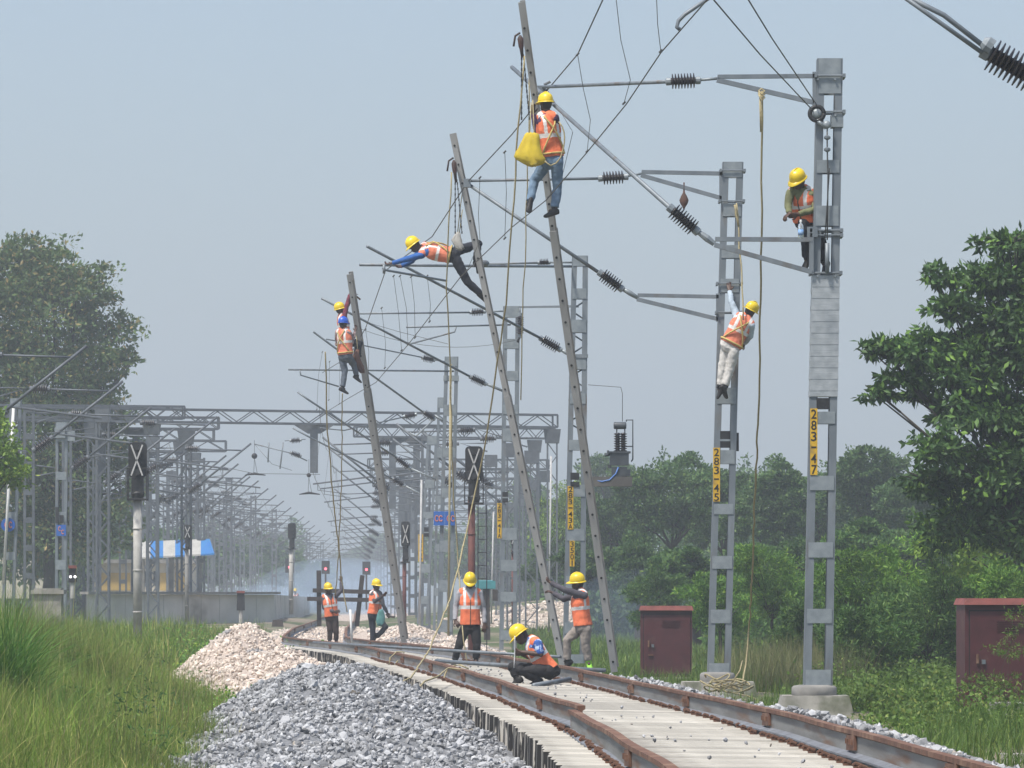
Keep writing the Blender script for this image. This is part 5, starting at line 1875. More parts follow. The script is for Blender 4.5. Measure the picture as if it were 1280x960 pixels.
# ---------------------------------------------------------------- location cabinets
def cabinet(label, px0, px1, py0, py1, D, depth, plinth, yaw=0.0, name='signal_cabinet'):
    a, b = P(px0, py0, D), P(px1, py1, D)
    w_, h = b.x - a.x, a.z - b.z
    t = thing(name, ((a.x + b.x) / 2, D, b.z), label, 'cabinet')
    R = Matrix.Rotation(yaw, 4, 'Z')

    def put(mb, nm, m, par=t):
        me = mb.mesh(nm)
        me.transform(R)
        me.materials.append(m)
        o = bpy.data.objects.new(nm, me)
        col.objects.link(o)
        o.parent = par
        WORLD[o.name] = WORLD[t.name]
        return o
    mb = MB()
    mb.box((0, 0, h * .5), (w_, depth, h))
    put(mb, 'body', M['red_paint'])
    mb = MB()
    mb.box((0, -.01, h + .045), (w_ + .06, depth + .12, .09), taper=.94)
    put(mb, 'roof', M['red_roof'])
    mb = MB()
    mb.box((w_ * .015, -depth / 2 - .008, h * .49), (w_ * .90, .014, h * .90))
    d = put(mb, 'door', M['red_paint'])
    mb = MB()
    mb.box((w_ * .015, -depth / 2 - .003, h * .49), (w_ * .925, .006, h * .922))
    put(mb, 'door_seam', M['dark'])
    mb = MB()
    mb.box((-w_ * .26, -depth / 2 - .03, h * .47), (.05, .03, .06))
    put(mb, 'padlock', M['galv'], d)
    mb = MB()
    mb.box((-w_ * .34, -depth / 2 - .03, h * .50), (.03, .04, .13))
    mb.box((-w_ * .30, -depth / 2 - .03, h * .33), (.10, .03, .02))
    put(mb, 'handle', M['rust'], d)
    mb = MB()
    for z in (.2, .8):
        mb.tube([(w_ * .455, -depth / 2 - .016, h * z), (w_ * .455, -depth / 2 - .016, h * z + .1)], .014, 6)
    put(mb, 'hinge', M['red_paint'], d)
    mb = MB()
    for q in range(5):
        mb = MB()
        mb.beam((w_ * -.08, -depth / 2 - .021, h * (.76 + .022 * q)), (w_ * .26, -depth / 2 - .021, h * (.76 + .022 * q)), .014, .012)
        put(mb, 'louvre', M['red_paint'], d)
    if plinth:
        mb = MB()
        mb.box((0, 0, -plinth / 2 - .005), (w_ + .3, depth + .25, plinth))
        put(mb, 'plinth', M['concrete'])
    return t


cabinet('left maroon trackside cabinet in the grass beside the second mast', 800.5, 865, 763, 846, 94, .6, .18, -.03)
cabinet('big maroon trackside cabinet at the right edge behind a thorn shrub', 1200, 1296, 756, 890, 66, .62, .32, .10)
mb = MB()
mb.box(P(1258, 902, 62), (.5, .5, .5), taper=.8)
tag(mb.build('concrete_lump', M['concrete'], None), 'broken grey concrete lump half hidden in the weeds under the big cabinet', 'concrete block')
mb = MB()
mb.box(P(1270, 968, 48), (.42, .4, .42), taper=.82)
tag(mb.build('concrete_lump', M['concrete'], None), 'grey concrete lump at the bottom right corner of the photo', 'concrete block')

# ---------------------------------------------------------------- colour light signals
def signal(label, px, y0, y1, ybase, D, wpx, pole_px, pole_m, ppx, cross=True, cage=True, ladder_=False, red=False):
    k = D / F
    t = thing('signal', P(pole_px, ybase, D), label, 'signal')
    mb = MB()
    mb.tube([P(pole_px, ybase + 3, D), P(pole_px, y1 - 6, D)], ppx * k / 2, 12)
    for q in (.2, .5, .8):
        c = P(pole_px, y1 + (ybase - y1) * q, D)
        mb.lathe(c + V(0, 0, -.02), c + V(0, 0, .02), [(0, ppx * k / 2 * 1.12), (1, ppx * k / 2 * 1.12)], 12)
    mb.build('pole', pole_m, t, True)
    # head board with rounded top
    a, b = P(px - wpx / 2, y0, D), P(px + wpx / 2, y1, D)
    hw = (b.x - a.x) / 2
    cx = (a.x + b.x) / 2
    zt, zb = a.z, a.z - (a.z - b.z) * .60
    rc = hw * .45
    out = []
    for (ux, uz, a0) in ((1, 1, 0), (-1, 1, 90), (-1, -1, 180), (1, -1, 270)):
        for d_ in (0, 30, 60, 90):
            an = math.radians(a0 + d_)
            out.append((cx + ux * (hw - rc) + math.cos(an) * rc, (zt - rc if uz > 0 else zb + rc) + math.sin(an) * rc))
    mb = MB()
    mb.rings([[Vector((x, D - .12, z)) for x, z in out], [Vector((x, D - .02, z)) for x, z in out]])
    mb.build('back_board', M['black'], t)
    nl = 4
    for i in range(nl):
        mb = MB()
        c = Vector((cx, D - .14, zt - (zt - zb) * (i + .6) / (nl + .2)))
        r_ = (zt - zb) * .09
        mb.lathe(c + V(0, .05, 0), c + V(0, -.20, 0), [(0, r_ * 1.1), (.3, r_), (1, r_ * 1.02)], 14)
        mb.build('lamp_hood', M['black'], t)
    # lower lamp housing and neck
    mb = MB()
    z1 = b.z
    mb.box((cx, D - .08, (zb + z1) / 2 + .04), (hw * 1.25, .3, (zb - z1) * .62))
    mb.lathe((cx, D - .1, z1 + .02), (cx, D - .1, zb), [(0, hw * .55), (.3, hw * .75), (.5, hw * .45), (1, hw * .7)], 12)
    mb.box((cx, D - .05, z1 + .03), (hw * 2.05, .28, .05))
    mb.build('lamp_housing', M['black'], t)
    if cage:
        mb = MB()
        for sx in (-1, 1):
            for sy in (-.32, .12):
                mb.tube([(cx + sx * hw * 1.05, D + sy, z1), (cx + sx * hw * 1.05, D + sy, z1 + (zt - z1) * .55)], .014, 5)
        for z in (z1 + .03, z1 + (zt - z1) * .55):
            mb.tube([(cx - hw * 1.05, D - .32, z), (cx + hw * 1.05, D - .32, z), (cx + hw * 1.05, D + .12, z), (cx - hw * 1.05, D + .12, z), (cx - hw * 1.05, D - .32, z)], .014, 5)
        mb.build('cage', M['black'], t)
    if cross:
        mb = MB()
        zc = zt - (zt - zb) * (.52 if cage else .5)
        hh = (zt - zb) * (.44 if y1 - y0 > 72 else .36)
        for s in (-1, 1):
            mb.beam((cx - s * hw * .62, D - .36, zc - hh), (cx + s * hw * .62, D - .36, zc + hh), .034, .012, (0, 1, 0))
        mb.build('white_cross', M['tape_white'], t)
    if ladder_:
        mb = MB()
        x0 = P(pole_px, 0, D).x + ppx * k * .9
        zb0, zt0 = P(0, ybase, D).z, b.z
        for sx in (0, .22):
            mb.tube([(x0 + sx - (.55 if ladder_ < 0 else 0), D, zb0), (x0 + sx - (.55 if ladder_ < 0 else 0), D, zt0)], .014, 5)
        z = zb0 + .2
        while z < zt0:
            mb.tube([(x0 - (.55 if ladder_ < 0 else 0), D, z), (x0 + .22 - (.55 if ladder_ < 0 else 0), D, z)], .012, 5)
            z += .33
        mb.build('ladder_frame', M['black'], t)
    return t


signal('tall black signal with a long white cross on a grey pole, at the left', 172.5, 553, 626, 800, 112, 23, 172, M['signal_pole'], 11, True, True, 0)
signal('black signal with a white cross on a red brown pole behind the standing workman', 592.5, 558, 631, 815, 121, 22, 589.5, M['brown_pole'], 9, True, True, 1)
signal('dark signal with a white cross on a thin pole in front of the striped canopy', 235, 656, 687, 775, 200, 9.5, 233.5, M['concrete_dark'], 5, True, False)
signal('dark unlit signal on a mottled pole at the end of the platform', 365, 654, 687, 765, 225, 10, 364, M['signal_pole'], 5.5, False, False)
signal('dark signal with a small white cross left of the fifth mast', 507, 652, 704, 785, 175, 11, 505.5, M['brown_pole'], 5, True, False)
signal('dark low signal with a white cross among the lattice masts', 642, 667, 692, 790, 175, 6.5, 641, M['brown_pole'], 3.5, True, False)


def small_lamp(label, px, py, D, ybase, rr=.09):
    t = thing('signal_lamp', P(px, ybase, D), label, 'signal lamp')
    c = P(px, py, D)
    mb = MB()
    mb.tube([P(px, ybase, D), c], .06, 6)
    mb.build('post', M['wood_dark'], t)
    mb = MB()
    mb.box(c + V(0, .1, .1), (.55, .2, .9))
    mb.build('head', M['black'], t)
    mb = MB()
    mb.ell(c + V(0, -.03, 0), (V(rr, 0, 0), V(0, .05, 0), V(0, 0, rr)), 10, 6)
    mb.build('lens', RED, t)


RED = emit_mat('red_lamp_glow', (1.0, 0.12, 0.16), 3)
WHT = emit_mat('white_lamp_glow', (1.0, 0.98, 0.95), 4)
small_lamp('glowing red lamp just left of the mottled signal pole', 362, 709, 300, 765)
small_lamp('glowing red lamp above the left post of the timber buffer', 407, 711, 330, 765)
small_lamp('glowing red lamp above the right post of the timber buffer', 458, 712, 330, 762)
for (px, y0, y1, D, lab, dots) in ((91, 710, 728, 132, 'little black ground signal with a red rim and two white lights', True), (301, 741, 763, 168, 'little black ground signal with a red rim at the end of the platform', False)):
    t = thing('ground_signal', P(px, y1 + 18, D), lab, 'signal')
    k = D / F
    a, b = P(px - 5, y0, D), P(px + 5, y1, D)
    mb = MB()
    mb.box(((a.x + b.x) / 2, D, (a.z + b.z) / 2), (b.x - a.x, .2, a.z - b.z), taper=.9)
    mb.build('head', M['black'], t)
    mb = MB()
    mb.box(((a.x + b.x) / 2, D - .02, a.z + .03), (b.x - a.x, .24, .08))
    mb.build('rim', M['red_roof'], t)
    mb = MB()
    mb.tube([P(px, y1 + 20, D), P(px, y1, D)], .07, 8)
    mb.build('post', M['signal_pole'], t)
    if dots:
        for s in (-1, 1):
            mb = MB()
            c = P(px + 2.8 * s, y0 + 11, D - .13)
            mb.ell(c, (V(.032, 0, 0), V(0, .02, 0), V(0, 0, .032)), 10, 6)
            mb.build('lens', WHT, t)

# ---------------------------------------------------------------- timber buffer and odds and ends down the line
t = thing('buffer_stop', P(425, 782, 150), 'dark timber buffer of two posts and two cross beams behind the workmen', 'buffer stop')
for (p, q) in (((399, 783, 150), (398.5, 713, 150)), ((446, 783, 150), (453, 719, 150))):
    mb = MB()
    mb.beam(P(*p), P(*q), .14, .16, (0, 1, 0))
    mb.build('post', M['wood_dark'], t)
for (p, q) in (((391, 738, 149.8), (464, 740, 149.8)), ((384, 748.5, 149.7), (462, 750, 149.7))):
    mb = MB()
    mb.beam(P(*p), P(*q), .14, .13)
    mb.build('cross_beam', M['wood_dark'], t)

t = thing('point_motor', P(612, 800, 150), 'teal machine box on a dark post right of the standing workman', 'machine')
mb = MB()
mb.box(P(607, 731, 150), (.62, .4, .24))
mb.lathe(P(596, 731, 150), P(618, 731, 150), [(0, .09), (.1, .14), (.9, .14), (1, .09)], 12)
mb.build('teal_box', mat('teal_paint', (0.06, 0.25, 0.27), (0.05, 0.2, 0.22), 6, 0.6), t)
mb = MB()
mb.beam(P(609, 800, 150), P(608, 736, 150), .2, .2, (0, 1, 0))
mb.box(P(619, 744, 149.8), (.16, .15, .35))
mb.build('post', M['wood_dark'], t)
for (px, y0, y1, D, lab) in ((527, 600, 800, 160, 'thin white upright pipe left of the capped mast'), (563.5, 455, 800, 143.5, 'long cream upright conduit in front of the capped mast'), (689, 570, 790, 178, 'thin white conduit on the gantry leg right of the workmen'), (617, 640, 780, 190, 'thin white pole right of the red brown signal pole')):
    mb = MB()
    mb.tube([P(px - 3, y1, D), P(px, y0, D)], .035, 7)
    tag(mb.build('conduit', M['tape_white'] if px != 563.5 else M['rope'], None, True), lab, 'conduit')
# left foreground mast with blue plates
D = 150
tL, at = mast(D, (13, 27, 498), (2, 18, 770), 3.5, [(498, 508), (540, 552), (590, 603), (640, 652), (690, 700)], 'steel mast with a round blue plate and a white pole at the left edge', depth=.24)
mb = MB()
mb.lathe(P(10, 656, D - .2), P(10, 656, D - .23), [(0, .22), (1, .22)], 22)
bs = mb.build('blue_sign', M['blue_sign'], tL)
mb = MB()
for cx_ in (8, 13):
    c = P(cx_, 656, D - .24)
    mb.tube([c + Vector((math.cos(a) * .045, 0, math.sin(a) * .09)) for a in np.linspace(.6, 5.6, 12)], .016, 5)
mb.build('lettering', M['orange_txt'], bs)
tubepart(tL, [P(4, 730, D - .3), P(17, 510, D - .3)], .045, 'white_pole', 'white')
D = 166
tM, at = mast(D, (70, 85, 528), (69, 83, 775), 3.5, [(528, 552), (590, 600), (640, 652), (700, 712), (745, 755)], 'steel mast with black targets and a blue plate behind the left grass', depth=.3)
mb = MB()
mb.box(P(75, 541, D - .2), (.36, .2, .36))
mb.box(P(89, 545, D - .1), (.26, .2, .34))
mb.build('counterweight_box', M['galv_pale'], tM)
signbox(tM, 70, 74, 634, 654, D, .2)
signbox(tM, 75, 80, 644, 654, D, .2)
signbox(tM, 81, 85, 634, 654, D, .1)
mb = MB()
mb.box(P(76.5, 663, D - .2), (.33, .02, .38))
bs = mb.build('blue_sign', M['blue_sign'], tM)
mb = MB()
for cx_, cy_ in ((74.5, 661), (78.5, 665)):
    c = P(cx_, cy_, D - .215)
    mb.tube([c + Vector((math.cos(a) * .04, 0, math.sin(a) * .07)) for a in np.linspace(.6, 5.6, 12)], .013, 5)
mb.build('lettering', M['orange_txt'], bs)
# concrete block in the grass, platform, canopy and station building
mb = MB()
mb.box(P(61, 762, 96), (.56, .6, .85), taper=.96)
mb.box(P(61, 740, 96), (.66, .7, .08))
tag(mb.build('concrete_post', M['concrete'], None), 'square concrete block with a cap standing in the grass at the left', 'concrete block')

a, b = P(108, 743, 205), P(343, 743, 215)
t = thing('platform', ((a.x + b.x) / 2, 212, .0), 'low concrete station platform wall beyond the grass', 'platform')
mb = MB()
for i in range(10):
    p = a.lerp(b, i / 10)
    q = a.lerp(b, (i + .985) / 10)
    mb.add([(p.x, p.y, -.5), (q.x, q.y, -.5), (q.x - 6, q.y + 180, -.5), (p.x - 6, p.y + 180, -.5), (p.x, p.y, a.z), (q.x, q.y, a.z), (q.x - 6, q.y + 180, a.z), (p.x - 6, p.y + 180, a.z)],
           [(0, 1, 5, 4), (1, 2, 6, 5), (3, 0, 4, 7), (2, 3, 7, 6), (4, 5, 6, 7)])
mb.build('platform_wall', M['platform'], t)
mb = MB()
mb.beam(a + V(-.1, -.05, .06), b + V(.1, -.05, .06), .5, .11)
mb.build('coping', M['concrete_dark'], t)

D = 232
t = thing('platform_canopy', P(210, 745, D), 'blue and white striped sloping canopy on posts over the platform', 'canopy')
cols = ['canopy_white', 'canopy_blue', 'canopy_white', 'canopy_blue', 'canopy_white', 'canopy_blue']
xs_ = [170, 188, 204, 219, 236, 251, 262]
for i in range(6):
    mb = MB()
    p0, p1 = P(xs_[i], 677 - i * .6, D), P(xs_[i + 1], 677 - (i + 1) * .6, D)
    q0, q1 = P(xs_[i], 697 - i * .9, D - 1.2), P(xs_[i + 1] + (6 if i == 5 else 0), 697 - (i + 1) * .9, D - 1.2)
    r0, r1 = P(xs_[i], 679 - i * .6, D + 6), P(xs_[i + 1], 679 - (i + 1) * .6, D + 6)
    th = V(0, 0, -.08)
    mb.add([p0, p1, q1, q0, p0 + th, p1 + th, q1 + th, q0 + th], [(0, 1, 2, 3), (7, 6, 5, 4), (0, 4, 5, 1), (1, 5, 6, 2), (2, 6, 7, 3), (3, 7, 4, 0)])
    mb.add([p0, p1, r1, r0, p0 + th, p1 + th, r1 + th, r0 + th], [(3, 2, 1, 0), (4, 5, 6, 7), (1, 5, 4, 0), (2, 6, 5, 1), (3, 7, 6, 2), (0, 4, 7, 3)])
    mb.build('canopy_panel', M[cols[i]], t)
for px in (178, 214, 250):
    mb = MB()
    mb.beam(P(px, 746, D + 2), P(px, 682, D + 2), .22, .22, (0, 1, 0))
    mb.build('canopy_post', M['concrete_dark'], t)

D = 262
a, b = P(118, 704, D), P(236, 748, D)
t = thing('station_building', ((a.x + b.x) / 2, D + 3, b.z), 'low yellow washed station building behind the platform', 'building')
mb = MB()
mb.box(((a.x + b.x) / 2, D + 3, (a.z + b.z) / 2), (b.x - a.x, 6, a.z - b.z))
mb.build('wall', M['wall_cream'], t)
for x0, x1 in ((124, 163), (200, 212), (219, 231)):
    p, q = P(x0, 716, D), P(x1, 738, D)
    mb = MB()
    mb.box(((p.x + q.x) / 2, D - .02, (p.z + q.z) / 2), (q.x - p.x, .08, p.z - q.z))
    mb.build('yellow_panel', M['wall_yellow'], t)
for x0 in (168, 180, 192):
    p, q = P(x0, 714, D), P(x0 + 7, 732, D)
    mb = MB()
    mb.box(((p.x + q.x) / 2, D - .02, (p.z + q.z) / 2), (q.x - p.x, .08, p.z - q.z))
    mb.build('window', M['dark'], t)
mb = MB()
mb.box(((a.x + b.x) / 2, D + 3, a.z + .1), (b.x - a.x + .8, 7, .2))
mb.build('roof', M['concrete_dark'], t)
a, b = P(-30, 672, 285), P(60, 748, 285)
t = thing('cream_house', ((a.x + b.x) / 2, 288, b.z), 'cream house with small dark windows behind the left masts', 'house')
mb = MB()
mb.box(((a.x + b.x) / 2, 288, (a.z + b.z) / 2), (b.x - a.x, 6, a.z - b.z))
mb.build('wall', M['wall_cream'], t)
for x0 in (-20, -4, 12, 28, 44):
    for y0 in (682, 710):
        p, q = P(x0, y0, 285), P(x0 + 7, y0 + 12, 285)
        mb = MB()
        mb.box(((p.x + q.x) / 2, 284.98, (p.z + q.z) / 2), (q.x - p.x, .08, p.z - q.z))
        mb.build('window', M['dark'], t)
mb = MB()
mb.box(((a.x + b.x) / 2, 288, a.z + .12), (b.x - a.x + .8, 7, .24))
mb.build('roof', M['concrete_dark'], t)
# line-side clutter: broken dark lump by the far rail
mb = MB()
mb.box(P(347, 779, 150), (.36, .4, .22), taper=.8)
tag(mb.build('scrap_box', M['wood_dark'], None), 'dark box lying beside the far left rail', 'box')

# ---------------------------------------------------------------- workmen
SKIN = mat('brown_skin', (0.085, 0.046, 0.032), (0.060, 0.033, 0.024), 14, 0.55)
HAIR = mat('black_hair', (0.012, 0.010, 0.010), (0.018, 0.015, 0.014), 30, 0.6)
ORANGE = mat('orange_vest_cloth', (0.80, 0.20, 0.085), (0.66, 0.15, 0.065), 7, 0.8, 0, 0.2)
ORANGE_F = mat('faded_orange_vest_cloth', (0.70, 0.21, 0.12), (0.58, 0.17, 0.10), 7, 0.8, 0, 0.2)
REFL = mat('silver_reflective_tape', (0.70, 0.69, 0.67), (0.58, 0.57, 0.56), 9, 0.4)
HATY = mat('yellow_helmet_plastic', (0.78, 0.56, 0.018), (0.70, 0.50, 0.016), 4, 0.35, c3=(0.5, 0.38, 0.05), scale3=9, cov3=(0.66, 0.8), spec=0.5)
HATB = mat('blue_helmet_plastic', (0.02, 0.10, 0.52), (0.02, 0.08, 0.45), 4, 0.35, spec=0.5)
SHOE = mat('dark_shoe_leather', (0.012, 0.011, 0.011), (0.02, 0.018, 0.017), 9, 0.6)
STRAP = mat('harness_webbing', (0.52, 0.40, 0.14), (0.40, 0.30, 0.11), 20, 0.85)
DSTRAP = mat('dark_harness_webbing', (0.06, 0.05, 0.03), (0.10, 0.08, 0.05), 20, 0.85)
EYE = mat('eye_white', (0.6, 0.58, 0.55), (0.55, 0.53, 0.5), rough=0.3)
_wr = bpy.data.textures.new('cloth_folds', 'CLOUDS')
_wr.noise_scale = 0.09
_wr.noise_depth = 2


def cloth(name, c, c2=None, scale=6, **k):
    return mat(name, c, c2 or tuple(x * .72 for x in c), scale, 0.85, 0, 0.25, **k)


def solid(name, mb, mats, parent, voxel, folds=0.0, smooth_it=3, paint=None):
    """fuse overlapping pieces into one continuous skin"""
    off = WORLD[parent.name]
    me = mb.mesh(name, off)
    ob = bpy.data.objects.new('tmp', me)
    col.objects.link(ob)
    m = ob.modifiers.new('r', 'REMESH')
    m.mode = 'VOXEL'
    m.voxel_size = voxel
    m.use_smooth_shade = True
    s = ob.modifiers.new('s', 'SMOOTH')
    s.factor = .5
    s.iterations = smooth_it
    if folds:
        d = ob.modifiers.new('d', 'DISPLACE')
        d.texture = _wr
        d.strength = folds
        d.mid_level = .5
    dg = bpy.context.evaluated_depsgraph_get()
    out = bpy.data.meshes.new_from_object(ob.evaluated_get(dg))
    bpy.data.objects.remove(ob)
    out.name = name
    out.materials.clear()
    for q in (mats if isinstance(mats, (list, tuple)) else [mats]):
        out.materials.append(q)
    if paint is not None:
        n = len(out.polygons)
        c = np.empty(n * 3, np.float32)
        out.polygons.foreach_get('center', c)
        idx = paint(c.reshape(-1, 3) + np.array(off))
        out.polygons.foreach_set('material_index', idx.astype(np.int32))
    return link(name, out, off, parent)


def oval(c, u, v, ru, rv, n=16, p=2.4):
    r = []
    for j in range(n):
        a = 2 * math.pi * j / n
        ca, sa = math.cos(a), math.sin(a)
        k = (abs(ca) ** p + abs(sa) ** p) ** (-1 / p)
        r.append(c + u * (ru * ca * k) + v * (rv * sa * k))
    return r


def limb(mb, pts, rs, n=12):
    mb.tube(pts, rs, n)
    for p, r in zip(pts, rs):
        mb.ell(p, (V(r, 0, 0), V(0, r, 0), V(0, 0, r)), 10, 8)


def hand(mb, w, tip, back, s=1.0, curl=.5, side=1):
    """palm, four unequal bent fingers and a thumb leaving the side of the palm"""
    d = (tip - w).normalized()
    nb = (back - d * back.dot(d))
    if nb.length < 1e-3:
        nb = d.cross(V(0.3, 1, .2))
    nb.normalize()
    sdv = d.cross(nb).normalized() * side
    pal = .095 * s
    mb.rings([oval(w + d * (pal * q), sdv, nb, rw * s, rt * s, 12, 2.6) for q, rw, rt in ((-.15, .028, .022), (.1, .033, .019), (.5, .041, .017), (.9, .043, .015), (1.05, .038, .011))])
    for k, (off, ln) in enumerate(((-.033, .070), (-.011, .080), (.011, .075), (.033, .060))):
        b = w + d * (pal * .9) + sdv * off * s
        dr = (d + sdv * off * 2.2).normalized()
        p = [b - dr * .02]
        ang = 0
        cur = b
        p.append(cur)
        for j, f in enumerate((.45, .32, .23)):
            ang += curl * (.55 + .12 * j)
            cur = cur + (dr * math.cos(ang) - nb * math.sin(ang)) * ln * f * s
            p.append(cur)
        mb.tube(p, [.0095 * s, .0095 * s, .009 * s, .0082 * s, .007 * s], 8)
    b = w + d * (pal * .25) - sdv * .034 * s
    t1 = b + (d * .7 - sdv * .75 - nb * .15).normalized() * .042 * s
    t2 = t1 + (d * .95 - sdv * .1 - nb * (.2 + curl * .4)).normalized() * .034 * s
    mb.tube([w + d * pal * .12 - sdv * .015 * s, b, t1, t2], [.014 * s, .013 * s, .0115 * s, .009 * s], 8)


def worker(label, D, J, look, face, pants, shirt, vest=ORANGE, hat=HATY, shoe_m=None, harness=None, sleeves=True, tape_m=None, curl=(.5, .5), scale=1.0, vest_len=.02, toes=None):
    """J: joint -> (px, py, depth offset). look: body front; face: face direction."""
    j = {k: P(v[0], v[1], D + (v[2] if len(v) > 2 else 0)) for k, v in J.items()}
    S = scale
    feet = min(j['anL'].z, j['anR'].z)
    root = thing('person', Vector((j['pel'].x, j['pel'].y, feet - .08)), label, 'person')
    look = Vector(look).normalized()
    spine = (j['neck'] - j['pel']).normalized()
    fwd = (look - spine * look.dot(spine)).normalized()
    rt = fwd.cross(spine).normalized()      # person's own right
    H = (j['neck'] - j['pel']).length

    def tor(t, ru, rv, push=0.0):
        c = j['pel'].lerp(j['neck'], t)
        bow = fwd * (.02 * math.sin(t * math.pi)) * S
        return oval(c + bow + fwd * push, rt, fwd, ru * S, rv * S, 18, 2.5)
    # ---- body (bare figure)
    b = MB()
    b.rings([tor(-.22, .09, .08), tor(-.12, .145, .105), tor(0, .16, .112), tor(.2, .142, .1), tor(.4, .142, .1), tor(.65, .165, .112), tor(.85, .168, .1), tor(.95, .12, .075), tor(1.02, .06, .055)])
    for s in 'LR':
        sh, el, wr = j['sh' + s], j['el' + s], j['wr' + s]
        limb(b, [sh, sh.lerp(el, .4), el, el.lerp(wr, .35), wr], [.052 * S, .047 * S, .038 * S, .038 * S, .026 * S])
        limb(b, [sh.lerp(j['neck'], .65), sh], [.06 * S, .055 * S])
        hp, kn, an = j['hp' + s], j['kn' + s], j['an' + s]
        limb(b, [hp, hp.lerp(kn, .5), kn, kn.lerp(an, .35), an], [.085 * S, .072 * S, .054 * S, .055 * S, .036 * S])
        hd = j.get('hd' + s)
        if hd is None:
            hd = wr + (wr - el).normalized() * .1
        hand(b, wr, hd, fwd if abs((hd - wr).normalized().dot(fwd)) < .8 else V(0, 0, 1), S, curl[0] if s == 'L' else curl[1], 1 if s == 'L' else -1)
        toe = j['to' + s]
        fd = (toe - an).normalized()
        limb(b, [an, an.lerp(toe, .3)], [.032 * S, .024 * S])
    # head
    face = Vector(face).normalized()
    hc = j['head']
    up = (hc - j['neck'])
    up = (up - face * up.dot(face))
    up = up.normalized() if up.length > .02 else V(0, 0, 1)
    hs = face.cross(up).normalized()
    b.ell(hc, (hs * .074 * S, face * .092 * S, up * .112 * S), 20, 16)
    b.ell(hc + face * .03 * S - up * .06 * S, (hs * .055 * S, face * .06 * S, up * .055 * S), 14, 10)   # jaw
    b.rings([oval(hc + face * (.085 + q * .028) * S + up * (.012 - q * .028) * S, hs, up, (.008 + q * .010) * S, (.010 + q * .006) * S, 8) for q in (0, .6, 1)])  # nose
    b.ell(hc + face * .088 * S - up * .052 * S, (hs * .024 * S, face * .012 * S, up * .009 * S), 10, 6)   # lips
    b.ell(hc + face * .078 * S + up * .032 * S, (hs * .052 * S, face * .018 * S, up * .010 * S), 10, 6)   # brow
    for s in (-1, 1):
        b.ell(hc + hs * s * .076 * S - face * .01 * S - up * .008 * S, (hs * .010 * S, face * .018 * S, up * .030 * S), 8, 8)
    limb(b, [j['neck'].lerp(hc, -.12), j['neck'].lerp(hc, .7)], [.058 * S, .052 * S])
    solid('body', b, SKIN, root, .0075, 0, 2)
    for s in (-1, 1):
        e = MB()
        c = hc + face * .082 * S + hs * s * .031 * S + up * .012 * S
        e.ell(c, (hs * .013 * S, face * .008 * S, up * .008 * S), 10, 6)
        eo = e.build('eye', EYE, root, True)
        e = MB()
        e.ell(c + face * .006 * S, (hs * .006 * S, face * .004 * S, up * .006 * S), 8, 6)
        WORLD[eo.name] = WORLD[root.name]
        e.build('pupil', HAIR, eo, True)
    hm_ = MB()
    hm_.ell(hc - face * .022 * S + up * .012 * S, (hs * .080 * S, face * .082 * S, up * .112 * S), 16, 12)
    hm_.build('hair', HAIR, root, True)
    # ---- trousers
    p = MB()
    p.rings([tor(-.24, .10, .085), tor(-.12, .165, .125), tor(0, .175, .128), tor(.12, .165, .122), tor(.16, .16, .118)])
    for s in 'LR':
        hp, kn, an = j['hp' + s], j['kn' + s], j['an' + s]
        cuff = an + (kn - an).normalized() * .035
        limb(p, [hp, hp.lerp(kn, .5), kn, kn.lerp(an, .45)], [.098 * S, .088 * S, .074 * S, .068 * S])
        p.tube([kn.lerp(an, .45), cuff], [.068 * S, .062 * S], 14)
    solid('trousers', p, pants, root, .011, .028, 3)
    # ---- shirt
    q = MB()
    q.rings([tor(.02, .168, .122), tor(.2, .158, .115), tor(.4, .156, .115), tor(.65, .178, .124), tor(.85, .18, .112), tor(.95, .135, .09), tor(1.03, .074, .068)])
    for s in 'LR':
        sh, el, wr = j['sh' + s], j['el' + s], j['wr' + s]
        limb(q, [sh.lerp(j['neck'], .6), sh], [.07 * S, .066 * S])
        if sleeves:
            limb(q, [sh, sh.lerp(el, .45), el, el.lerp(wr, .4)], [.066 * S, .060 * S, .052 * S, .048 * S])
            q.tube([el.lerp(wr, .4), el.lerp(wr, .95)], [.048 * S, .040 * S], 12)
        else:
            limb(q, [sh, sh.lerp(el, .75)], [.068 * S, .060 * S])
    solid('shirt', q, shirt, root, .011, .022, 3)
    # ---- vest with reflective tape
    v = MB()
    v.rings([tor(vest_len, .19, .146), tor(.2, .178, .136), tor(.4, .174, .136), tor(.65, .192, .144), tor(.82, .176, .132), tor(.93, .142, .108), tor(1.0, .10, .082)])
    for s in 'LR':
        sh = j['sh' + s]
        limb(v, [sh.lerp(j['neck'], .75), sh.lerp(j['neck'], .22)], [.082 * S, .08 * S])
    o_, a_, r_, f_ = np.array(j['pel']), np.array(spine), np.array(rt), np.array(fwd)

    def paint(c):
        d = c - o_
        t = d @ a_ / H
        u = d @ r_
        w_ = d @ f_
        i = np.zeros(len(c), int)
        i[(t > .46) & (t < .56)] = 1
        i[(t > .50) & (np.abs(np.abs(u) - .10 * S) < .024 * S)] = 1
        i[(w_ > 0) & (np.abs(u) < .010)] = 2
        if harness is None:
            i[(w_ > 0) & (t > .70) & (np.abs(u) < (t - .70) * .30)] = 3
        return i
    solid('vest', v, [vest, tape_m or REFL, DSTRAP, shirt], root, .009, .016, 2, paint)
    # ---- helmet
    h = MB()
    hat_up = (up + face * .10).normalized()
    hf = (face - hat_up * face.dot(hat_up)).normalized()
    hc2 = hc + hat_up * .028 * S
    rings = []
